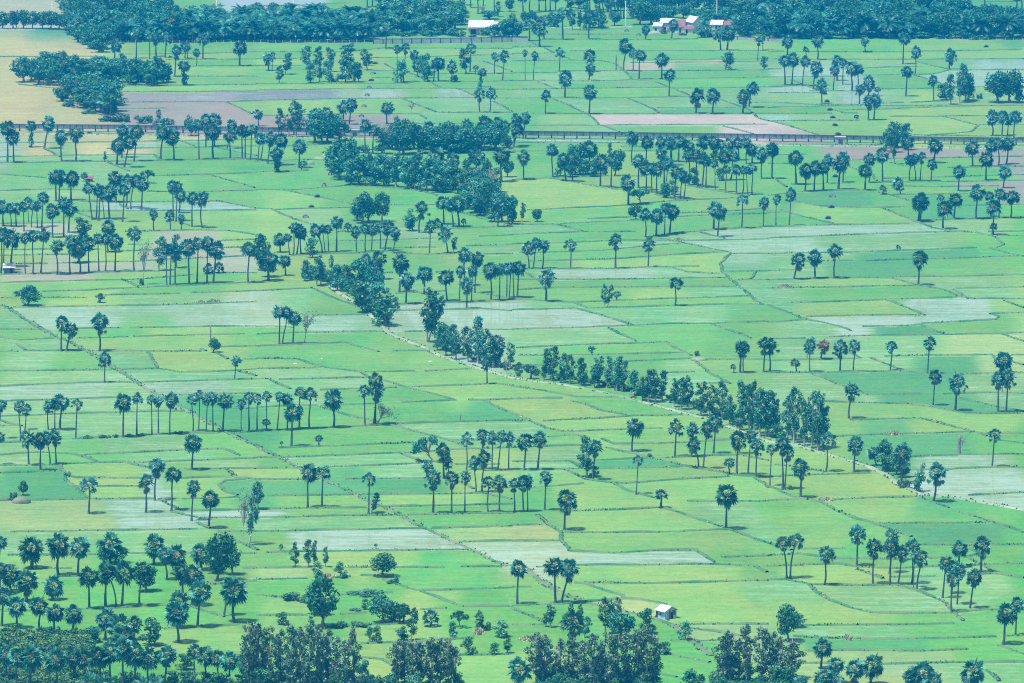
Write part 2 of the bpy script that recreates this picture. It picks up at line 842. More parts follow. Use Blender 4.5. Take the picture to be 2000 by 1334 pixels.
820 810 850 970 90 r
1045 800 1040 1110 140 s
1320 940 1285 1250 140 s
1765 675 1748 980 105 o
@30
# in the upper rank at the lower left
10 170 -10 420 100 r
245 170 243 440 180 r
460 145 458 495 170 r
620 180 608 498 155 r
860 135 855 400 180 r
1205 165 1203 410 145 r
1290 250 1300 530 120 r
1370 240 1360 480 150 r
1570 225 1570 450 150 r
# in the left-edge clump at the lower left
85 390 85 620 160 r
215 435 210 700 165 r
10 380 5 650 110 r
415 490 415 690 140 r
30 565 12 890 150 r
135 645 130 905 140 r
310 645 310 920 140 r
435 690 428 940 140 r
580 710 575 935 140 r
# in the middle group at the lower left
695 410 697 755 140 r
830 375 825 740 150 r
840 400 905 745 110 rc
970 380 950 740 160 r
1110 360 1090 735 130 r
# in the right group at the lower left
1425 380 1430 680 130 r
1510 390 1495 735 160 r
1565 515 1540 895 160 r
1400 605 1405 900 150 r
1385 680 1390 1020 170 r
1785 500 1745 810 110 r
1825 490 1830 860 190 r
# in the dark clump above the bottom palm row
830 745 820 1000 150 r
930 780 920 1050 170 r
1045 800 1050 1000 120 r
960 860 950 1120 180 r
# in the dense bottom row at the left corner
50 1030 50 1334 150 r
135 1050 135 1400 150 r
245 1030 240 1400 160 r
440 1050 435 1420 170 r
575 1050 580 1330 130 r
670 1060 670 1330 130 r
770 1020 780 1400 170 r
870 990 860 1400 170 r
960 960 960 1420 150 r
1060 1000 1050 1420 160 r
1160 1040 1150 1420 160 r
1300 1020 1295 1400 150 r
# in the bottom row left of the grey trees
1520 1020 1523 1330 120 r
1600 1040 1608 1350 140 r
1700 1060 1700 1350 120 r
1795 1065 1800 1370 150 r
1930 1070 1930 1400 160 r
# cut by the bottom edge at left
700 1250 700 1600 170 r
830 1260 830 1600 170 r
1110 1270 1110 1600 150 r
1215 1280 1215 1600 120 r
@31
# low beside the pale pond at lower left
195 248 197 298 45 y
935 265 938 288 30 y
# low among the bottom-middle trees
1365 745 1365 890 140 y
1145 700 1145 860 100 y
@32
# in the tall trio above the metal shack
50 365 42 725 130 r
330 335 340 715 145 r
440 350 385 715 135 r
# among the grey bottom trees left of the shack
470 750 440 1040 180 s
60 1130 60 1500 170 r
@33
# in the V-shaped pair at lower right
110 180 145 520 120 oc
215 170 175 520 120 oc
# in the loose line at lower right
455 250 440 570 125 s
700 100 692 425 125 s
830 205 820 565 120 s
965 135 945 480 110 s
955 200 952 565 120 s
1040 260 1012 570 110 s
1130 200 1120 560 115 s
1185 285 1162 605 120 s
1140 300 1135 590 60 s
# in the cluster at the lower right edge
1490 205 1490 430 130 r
1670 185 1662 475 135 s
1385 335 1360 670 110 s
1435 370 1430 640 110 s
1490 385 1475 720 110 s
1440 450 1432 780 110 s
1605 440 1575 750 120 s
1865 700 1835 1035 160 r
1940 650 1930 960 110 s
# along the bottom edge at right
425 960 412 1220 140 r
530 1110 525 1330 120 r
675 1130 680 1420 150 r
820 1095 805 1340 160 r
430 1200 430 1500 150 r
510 1220 510 1500 150 r
250 1270 250 1500 120 r
1200 1150 1205 1500 200 r
1130 1200 1130 1500 150 r
1290 1230 1290 1520 150 r
1600 1140 1600 1450 180 r
"""
# trees: kind (E eucalyptus, B broadleaf, L bushy, F spreading, D bare, S shrub, C coconut), crown x, top y, base x, base y, crown width
TREES = """
@00
# in the upper-left thicket beside the ripe field
B 170 450 185 640 170
B 290 440 300 660 150
L 400 450 390 665 150
E 490 395 480 650 100
L 585 420 590 620 110
L 680 440 690 620 150
L 740 470 740 600 120
L 820 450 810 640 130
L 900 480 900 650 110
E 965 410 960 650 80
L 1030 460 1010 660 130
E 1065 455 1065 640 60
L 1150 470 1140 660 110
E 1215 440 1215 655 90
E 1265 450 1260 650 80
L 1190 510 1190 670 150
L 1310 520 1300 640 70
# in the lower arm of the upper-left thicket
L 600 585 600 770 160
L 730 590 720 800 170
L 490 650 480 790 140
L 660 680 660 840 200
L 740 720 745 870 170
L 870 730 860 900 130
E 600 640 600 790 90
L 820 680 810 880 120
S 540 780 540 830 100
S 700 850 700 885 120
# behind the flume at the left
S 900 880 900 945 150
S 980 880 975 950 110
S 1100 890 1100 960 110
S 1155 885 1160 960 60
E 1245 850 1240 950 50
S 1280 910 1280 970 160
S 830 905 830 945 110
S 1470 870 1470 1000 60
B 1490 930 1490 1060 90
# small and alone before the flume
E 823 1180 820 1262 45
S 700 1020 700 1045 40
# in the roadside row at the top left corner
B 20 100 20 225 110
B 100 95 100 225 110
E 130 80 130 220 60
B 190 80 185 225 110
B 260 95 255 225 100
B 330 90 330 225 110
B 400 85 400 228 120
B 470 110 460 230 120
@01
# in the stand of saplings on the upper fields
E 240 410 225 580 100
E 180 510 180 650 75
E 400 355 395 540 110
E 480 360 470 540 90
L 425 490 425 645 90
E 495 470 495 640 75
L 560 470 570 640 90
E 580 365 590 560 90
E 715 335 720 560 150
L 690 460 700 640 130
L 780 480 770 640 110
E 800 490 800 640 80
E 850 380 870 545 80
L 880 410 880 510 70
S 610 600 610 640 60
# among the ragged palms of the upper middle fields
L 1130 460 1130 645 120
E 1260 430 1260 600 80
L 1320 400 1310 610 100
L 1345 500 1340 635 110
S 1550 570 1550 635 60
E 1620 375 1640 575 110
D 1215 800 1215 885 60
# in the dark clump at the flume's gap
E 280 780 250 1070 100
E 330 800 310 1070 110
E 190 845 200 1060 90
B 460 865 460 1110 200
B 560 900 560 1110 180
L 650 930 650 1100 170
B 600 870 590 1050 150
B 510 950 510 1120 200
# in the back of the central grove
D 1000 970 1000 1200 150
L 990 1000 985 1200 150
B 1170 930 1150 1200 180
B 1120 1000 1120 1210 170
E 1100 905 1100 1150 80
B 1380 1000 1380 1190 200
B 1550 970 1560 1180 180
B 1650 1000 1640 1190 200
B 1860 990 1870 1170 190
B 1740 960 1740 1150 160
L 1580 1050 1580 1190 220
S 840 1120 840 1190 90
B 1270 1010 1270 1195 170
B 1460 1020 1460 1195 170
B 1950 1040 1960 1190 100
# in the front of the central grove
L 650 1090 650 1400 200
B 720 1090 700 1420 160
L 600 1130 600 1330 150
E 880 1190 890 1440 130
L 800 1200 800 1440 150
L 1000 1200 1000 1450 160
E 1090 1190 1090 1460 110
L 1180 1220 1180 1470 150
E 1270 1170 1270 1480 100
E 1240 1200 1240 1480 110
L 1330 1210 1330 1490 140
L 1440 1290 1440 1500 170
L 1540 1280 1540 1480 150
L 1640 1220 1640 1480 120
L 1790 1230 1790 1500 120
L 920 1260 920 1450 150
L 740 1240 740 1440 150
B 1390 1240 1390 1480 150
L 1700 1300 1700 1500 140
L 1860 1310 1860 1500 140
B 1960 1240 1960 1380 100
# around the white-roofed house by the wall
S 1780 200 1800 275 90
S 1690 264 1690 285 80
S 1590 230 1590 285 90
L 1860 190 1860 285 120
L 1930 170 1930 290 130
B 1820 80 1820 150 160
D 1770 30 1765 130 70
E 1895 10 1890 130 60
B 1980 -10 1980 90 80
L 1990 150 2000 290 130
@02
# along the far road at the top
L 40 120 40 290 120
L -20 90 -20 290 130
B 110 80 110 200 90
B 160 90 150 200 90
L 310 90 300 210 110
B 345 110 350 215 90
E 475 60 470 235 75
E 530 80 530 235 60
L 580 95 580 235 90
L 615 100 610 220 110
B 680 80 675 215 120
L 710 150 700 225 80
B 800 85 800 200 100
E 460 -60 460 80 100
E 520 -80 520 70 120
L 570 -60 570 90 90
L 660 -60 655 80 70
# by the tin-roofed houses at the top
C 1495 130 1500 290 130
L 1485 200 1480 290 110
S 1540 210 1550 270 80
S 1180 225 1180 262 60
S 1330 250 1330 275 60
L 1600 230 1600 300 90
# alone in the green fields below the houses
L 1690 395 1660 545 110
L 1975 440 1970 540 60
@Z3
# in the clump of palms right of the grove
L 560 220 560 700 300
L 440 250 430 700 200
B 1120 320 1080 720 230
E 1000 220 1000 560 110
L 250 480 260 720 150
B 400 480 410 740 200
L 640 450 640 720 200
L 750 450 760 730 180
S 940 620 940 710 90
# among the trunks of the big palm grove
L 1840 800 1840 1050 150
@Z4
# at the foot of the big palm grove
L 420 600 430 850 180
L 810 590 810 790 130
L 120 780 110 1000 180
L 740 240 745 480 170
@03
# at the right edge above the flume
E 1510 500 1490 800 110
E 1430 580 1425 815 90
L 1370 650 1390 780 110
B 1540 560 1540 790 130
L 1570 640 1560 780 100
B 1780 560 1790 800 200
B 1880 530 1885 800 200
L 1960 640 1960 800 110
D 1790 620 1790 800 130
S 1655 720 1655 770 50
# in the tall leafy clump on the flume at right
E 960 950 960 1190 120
B 1010 960 1010 1150 160
E 1080 960 1080 1170 110
E 985 1000 985 1280 60
L 925 1020 920 1180 80
@10
# near the left-hand palm clumps
F 1150 -5 1150 100 120
B 655 15 655 85 55
E 640 365 640 620 160
B 610 550 610 720 150
D 1130 550 1115 890 120
E 1260 510 1235 780 120
E 1375 500 1375 760 120
S 1105 830 1105 895 40
# on the bunds above the shallow pond at left
B 240 905 215 1055 180
L 130 940 130 980 50
L 785 955 785 1030 75
@11
# in the left part of the roadside thicket
B 45 515 45 780 150
B 90 640 95 830 150
L 440 530 440 680 100
E 490 660 470 900 110
E 500 700 505 890 90
L 390 680 380 860 90
E 590 660 590 780 50
L 640 735 635 940 110
# in the right part of the roadside thicket
L 720 720 730 900 120
B 830 690 840 930 200
B 920 760 920 1000 180
L 830 850 870 1110 180
L 960 860 970 1060 200
L 1000 970 1010 1210 180
B 960 1010 965 1190 150
L 1090 990 1085 1090 80
# by the pale pond at the centre
E 1350 915 1330 1340 180
E 1420 960 1345 1330 110
D 400 1090 375 1350 140
# forming the twin round trees left of centre
B 830 185 830 410 170
B 870 200 880 400 150
B 990 170 985 400 120
L 780 280 790 390 110
# at the lower tip of the central grove
L 1200 285 1225 470 120
E 1550 515 1540 640 60
D 1690 -20 1700 180 150
D 1830 -30 1840 200 120
L 1700 100 1710 330 170
B 1800 100 1800 360 180
L 1650 150 1650 300 130
B 1900 150 1920 400 150
L 1960 190 1970 420 130
B 1990 200 2000 420 120
L 1750 180 1750 350 150
L 1860 240 1860 400 120
L 2010 200 2010 400 70
E 2082 250 2072 400 60
B 2192 300 2192 400 80
# at the head of the tree-lined road
L 1450 1180 1460 1400 150
E 1540 1200 1540 1420 110
E 1500 1230 1490 1410 100
@12
# beside the row of four round-crowned palms
F 990 140 1000 262 200
B 960 265 968 385 110
L 1200 85 1190 210 90
# slim and paired in the field right of centre
E 730 885 725 1070 60
E 765 885 745 1065 50
@21
# at the upper end of the tree-lined road
E 1480 -60 1480 110 110
E 1560 -70 1560 140 110
E 1650 -120 1650 160 120
E 1730 -200 1730 170 130
E 1790 -100 1790 190 120
E 1860 -50 1850 200 130
E 1900 -40 1890 190 110
E 1990 10 1985 200 90
D 1960 130 1955 250 60
# beside palms in the middle fields
F 1320 730 1380 940 230
D 1000 478 945 650 230
E 930 1175 900 1340 75
@22
# along the upper stretch of the tree-lined road
E 265 55 250 300 90
E 320 35 310 305 110
E 400 90 380 320 100
E 460 100 450 330 90
E 540 125 540 340 90
L 560 160 555 345 80
E 680 115 670 350 120
E 650 160 640 360 100
E 755 115 740 360 100
E 830 110 815 385 110
E 870 150 860 390 100
# along the middle stretch of the tree-lined road
L 960 215 955 420 110
L 1020 260 1020 460 100
E 1070 220 1065 470 110
E 1110 215 1120 475 110
E 1180 225 1170 460 100
E 1270 285 1260 510 90
E 1330 280 1320 530 110
E 1370 270 1380 530 90
E 1480 310 1470 580 130
E 1550 340 1540 590 100
# along the lower stretch of the tree-lined road
E 1640 305 1640 600 110
L 1700 400 1700 650 120
E 1790 300 1780 690 120
E 1850 330 1850 690 110
E 1880 310 1890 720 110
E 1930 360 1930 740 130
E 1970 380 1980 740 110
# alone above the tree-lined road
L 620 30 620 100 70
L 1445 68 1445 120 60
S 1075 865 1075 905 40
# at the meeting of bunds right of the central stand
E 590 740 585 1060 150
L 640 970 650 1050 80
S 50 215 50 270 50
@23
# at the dense lower end of the tree-lined road
E 20 385 10 740 140
E 60 450 60 740 110
E 160 420 150 770 110
E 210 350 200 790 130
E 290 450 285 810 110
E 350 380 340 830 130
E 400 380 400 840 120
E 440 500 430 830 110
E 380 600 385 850 100
L 80 650 80 750 150
# in the roadside bushes by the pale pond
L 920 790 920 1010 140
L 1060 810 1040 1060 130
L 1000 850 1000 1040 130
L 1190 930 1165 1170 90
S 1060 1060 1060 1140 100
S 1170 1120 1170 1170 60
D 1520 740 1510 850 50
S 175 1110 175 1155 40
@20
# on the earth mound at the left edge
B 190 1095 180 1200 80
S 120 1150 110 1240 60
S 525 1005 530 1055 50
# alone in the left fields
B 1675 -20 1665 85 100
# pale-trunked by the lower-left pond
D 1905 1160 1890 1575 100
E 1970 1110 1945 1590 110
E 2020 1090 2010 1310 110
# low along the bund of the long straight row
S 680 725 680 755 70
S 790 722 790 752 60
S 830 725 830 750 60
S 900 720 900 748 50
S 1010 715 1010 742 60
S 1110 708 1110 735 70
S 1400 695 1400 718 70
@30
# in the lower-left palm stand
B 1720 160 1690 540 220
L 1650 190 1660 480 160
B 1820 260 1810 490 160
B 1140 420 1135 620 190
B 810 290 810 410 120
B 900 270 900 400 200
L 1180 815 1165 1040 190
B 720 890 720 1020 120
L 1440 1100 1440 1230 140
S 1540 1300 1540 1360 110
@31
# on the bunds below the pale pond at lower left
E 310 235 305 435 80
E 420 215 410 430 90
E 465 220 460 425 60
E 550 270 540 430 60
L 470 390 480 510 95
L 660 385 660 515 95
B 1000 330 990 500 215
L 1100 480 1095 560 50
S 1060 520 1060 555 80
# in the left part of the bottom-middle scrub
B 530 520 525 900 260
L 460 540 500 800 180
S 270 610 270 690 130
S 390 630 380 700 100
S 870 605 870 640 250
L 845 675 850 760 70
B 980 650 1000 860 210
B 1120 700 1120 865 150
L 1060 780 1060 860 100
L 200 785 205 880 110
S 650 850 650 900 140
S 810 850 810 890 140
L 430 810 430 880 50
S 780 745 780 770 90
# in the right part of the bottom-middle scrub
E 1230 745 1210 1000 105
L 1540 840 1535 985 90
F 1600 770 1590 900 150
E 1740 770 1740 930 80
S 1800 850 1800 920 80
L 1920 850 1900 975 140
L 1650 970 1660 1110 120
L 1860 1015 1860 1110 90
E 1970 985 1960 1100 80
L 890 890 890 1020 70
L 940 890 940 1020 90
L 1130 880 1140 1000 110
# in the grey-leaved bottom clump at left middle
E -40 870 -40 1430 150
E 20 875 20 1400 120
E 110 900 105 1420 120
E 190 920 190 1380 120
E 280 880 280 1430 130
E 340 900 340 1400 120
E 420 870 420 1440 130
E 490 890 490 1420 120
E 560 920 560 1400 120
E 620 980 620 1420 120
E 700 1000 700 1440 120
E 760 900 765 1430 100
L 830 1160 830 1440 130
L 50 1200 50 1460 170
L 640 1200 640 1450 140
# in the grey-leaved bottom clump at the centre
E 1100 1000 1100 1400 120
E 1160 1010 1160 1380 120
E 1220 1000 1220 1410 120
E 1290 1010 1290 1390 120
E 1370 990 1370 1410 130
E 1440 990 1440 1400 130
E 1500 1010 1500 1420 120
E 1550 1050 1550 1390 100
L 1050 1250 1050 1450 150
L 1250 1220 1250 1450 150
@32
# in the green clump left of the metal shack
E 300 720 300 900 90
E 270 785 265 895 60
E 460 690 465 900 60
E 525 715 530 850 50
E 580 815 560 980 90
E 735 665 730 950 110
E 780 680 780 950 80
E 835 665 830 900 70
B 850 780 850 980 220
L 1040 760 1050 950 140
L 1350 845 1350 1000 100
# in the grey-leaved clump below the metal shack
E 200 950 190 1350 140
E 260 960 250 1340 120
E 380 990 370 1330 110
E 480 990 470 1350 140
E 560 1000 560 1380 120
E 640 950 640 1400 130
E 700 1000 700 1370 120
E 760 950 760 1400 130
E 820 980 820 1400 120
E 900 940 890 1380 120
E 980 920 980 1360 140
E 1050 920 1050 1380 140
E 1120 960 1110 1360 120
L 1190 1010 1190 1110 90
L 1380 1220 1380 1440 180
L 1470 1260 1470 1430 90
# in the grey-leaved clump right of the shack
E 1640 970 1640 1360 150
E 1700 930 1700 1360 130
E 1780 990 1770 1350 110
E 1840 890 1830 1370 120
E 1950 900 1950 1350 130
E 2030 940 2030 1350 110
B 2150 735 2150 1010 190
L 2230 790 2237 900 110
E 2110 980 2107 1350 140
E 2200 1010 2197 1300 140
L 2170 1190 2167 1400 150
L 2060 1200 2057 1400 150
"""
# woods too dense to read tree by tree: kinds, spacing, tree height and crown width (photo px), polygon of the ground they stand on (photo px)
FILLS = [
 ('in the dense wood at the top left', 'LBLE', 23, 36, 36, [(130,58),(140,75),(176,99),(206,104),(220,84),(352,82),(352,48),(330,15),(300,-38),(135,-38),(122,14)], 'LBLB'),
 ('in the coconut belt along the far field edge', 'C', 15, 40, 38, [(222,83),(728,83),(728,52),(352,50),(300,62),(222,72)], 'C'),
 ('behind the coconut belt at the top', 'L', 24, 26, 30, [(352,48),(728,50),(728,38),(480,34),(360,36)], 'LB'),
 ('in the wood behind the grey boundary wall', 'L', 23, 36, 40, [(733,71),(885,71),(900,50),(913,38),(908,22),(775,20),(738,34)], 'LLB'),
 ('in the wood left of the tin-roofed houses', 'B', 24, 36, 40, [(1234,54),(1272,56),(1282,36),(1332,26),(1365,36),(1365,16),(1312,12),(1312,-18),(1238,-18)], 'BLB'),
 ('in the wood behind the tin-roofed houses', 'B', 24, 36, 40, [(1365,24),(1400,38),(1440,40),(1500,50),(1500,-22),(1412,-26),(1370,8)], 'BLC'),
 ('in the coconut belt at the top right', 'C', 19, 44, 42, [(1440,74),(1500,77),(1750,77),(1998,79),(2030,79),(2030,58),(1875,42),(1838,20),(1800,-22),(1500,-22),(1500,48),(1442,56)], 'CCB'),
]
FILLS += [
 ('in the hedge-like edge of the upper-left thicket', 'L', 17, 38, 36, [(48,158),(100,166),(165,164),(325,162),(325,154),(160,150),(60,146)], 'LBL'),
 ('in the inner arm of the upper-left thicket', 'B', 18, 38, 38, [(112,188),(150,202),(190,216),(228,226),(234,214),(190,184),(128,176)], 'LBL'),
 ('close behind the tin-roofed houses', 'L', 15, 22, 27, [(1266,46),(1300,40),(1345,38),(1365,46),(1440,48),(1440,32),(1266,28)], 'LBL'),
 ('undergrowth below the left coconut belt', 'L', 15, 9, 24, [(222,82),(728,82),(728,70),(222,70)], 'LBS'),  # bushes added so the foot of the belt reads as dark shade
 ('undergrowth below the right coconut belt', 'L', 17, 11, 28, [(1440,73),(1500,76),(1750,76),(2030,78),(2030,62),(1440,62)], 'LBS'),  # added bushes standing in for the shadow under the palms
 ('undergrowth in the top-left wood', 'L', 18, 12, 28, [(132,60),(142,76),(178,98),(206,103),(222,80),(222,60)], 'LBS'),  # bushes put in to darken the wood floor like shade
 ('undergrowth behind the grey boundary wall', 'L', 16, 12, 24, [(735,72),(898,72),(892,62),(735,62)], 'LBS'),  # added bushes in place of the shade under this wood
 ('filling the front of the central grove', 'L', 24, 40, 34, [(655,346),(700,353),(770,359),(850,373),(900,388),(955,424),(990,428),(985,402),(945,375),(880,352),(770,340),(660,334)], 'LLB'),
 ('filling the back of the central grove', 'B', 27, 42, 42, [(745,296),(830,300),(980,292),(985,282),(900,280),(760,286)], 'BBL'),
 ('in the roadside undergrowth', 'L', 11, 8, 13, [(850,680),(930,706),(1000,726),(1092,742),(1160,752),(1240,770),(1350,798),(1440,828),(1548,858),(1610,872),(1600,862),(1440,812),(1350,786),(1240,758),(1160,742),(1000,714),(930,694),(850,668)], 'SLS'),
 ('in the undergrowth of the roadside thicket', 'L', 12, 18, 18, [(590,545),(640,552),(700,588),(745,628),(764,640),(764,620),(720,576),(670,545),(600,530)], 'SLL'),
 ('in the bottom-left scrub', 'L', 22, 26, 30, [(190,1330),(520,1334),(520,1352),(190,1352)], 'LSL'),
 ('under the grey-leaved bottom clumps', 'L', 17, 22, 22, [(500,1334),(720,1334),(760,1345),(900,1345),(900,1375),(500,1375)], 'LSB'),
 ('under the grey-leaved clumps beside the shack', 'L', 18, 22, 22, [(1040,1325),(1285,1325),(1285,1372),(1040,1372)], 'LSB'),
 ('under the grey-leaved clump at lower right', 'L', 18, 24, 22, [(1395,1335),(1565,1335),(1565,1372),(1395,1372)], 'LSB'),
]
HEDGES = [   # yellow-green scrub under the bottom-left palms
 ('in the yellow-green scrub at the lower left', 12, [(-10,238+1000),(160,245+1000),(188,250+1000),(190,355+1000),(-10,355+1000)]),
]
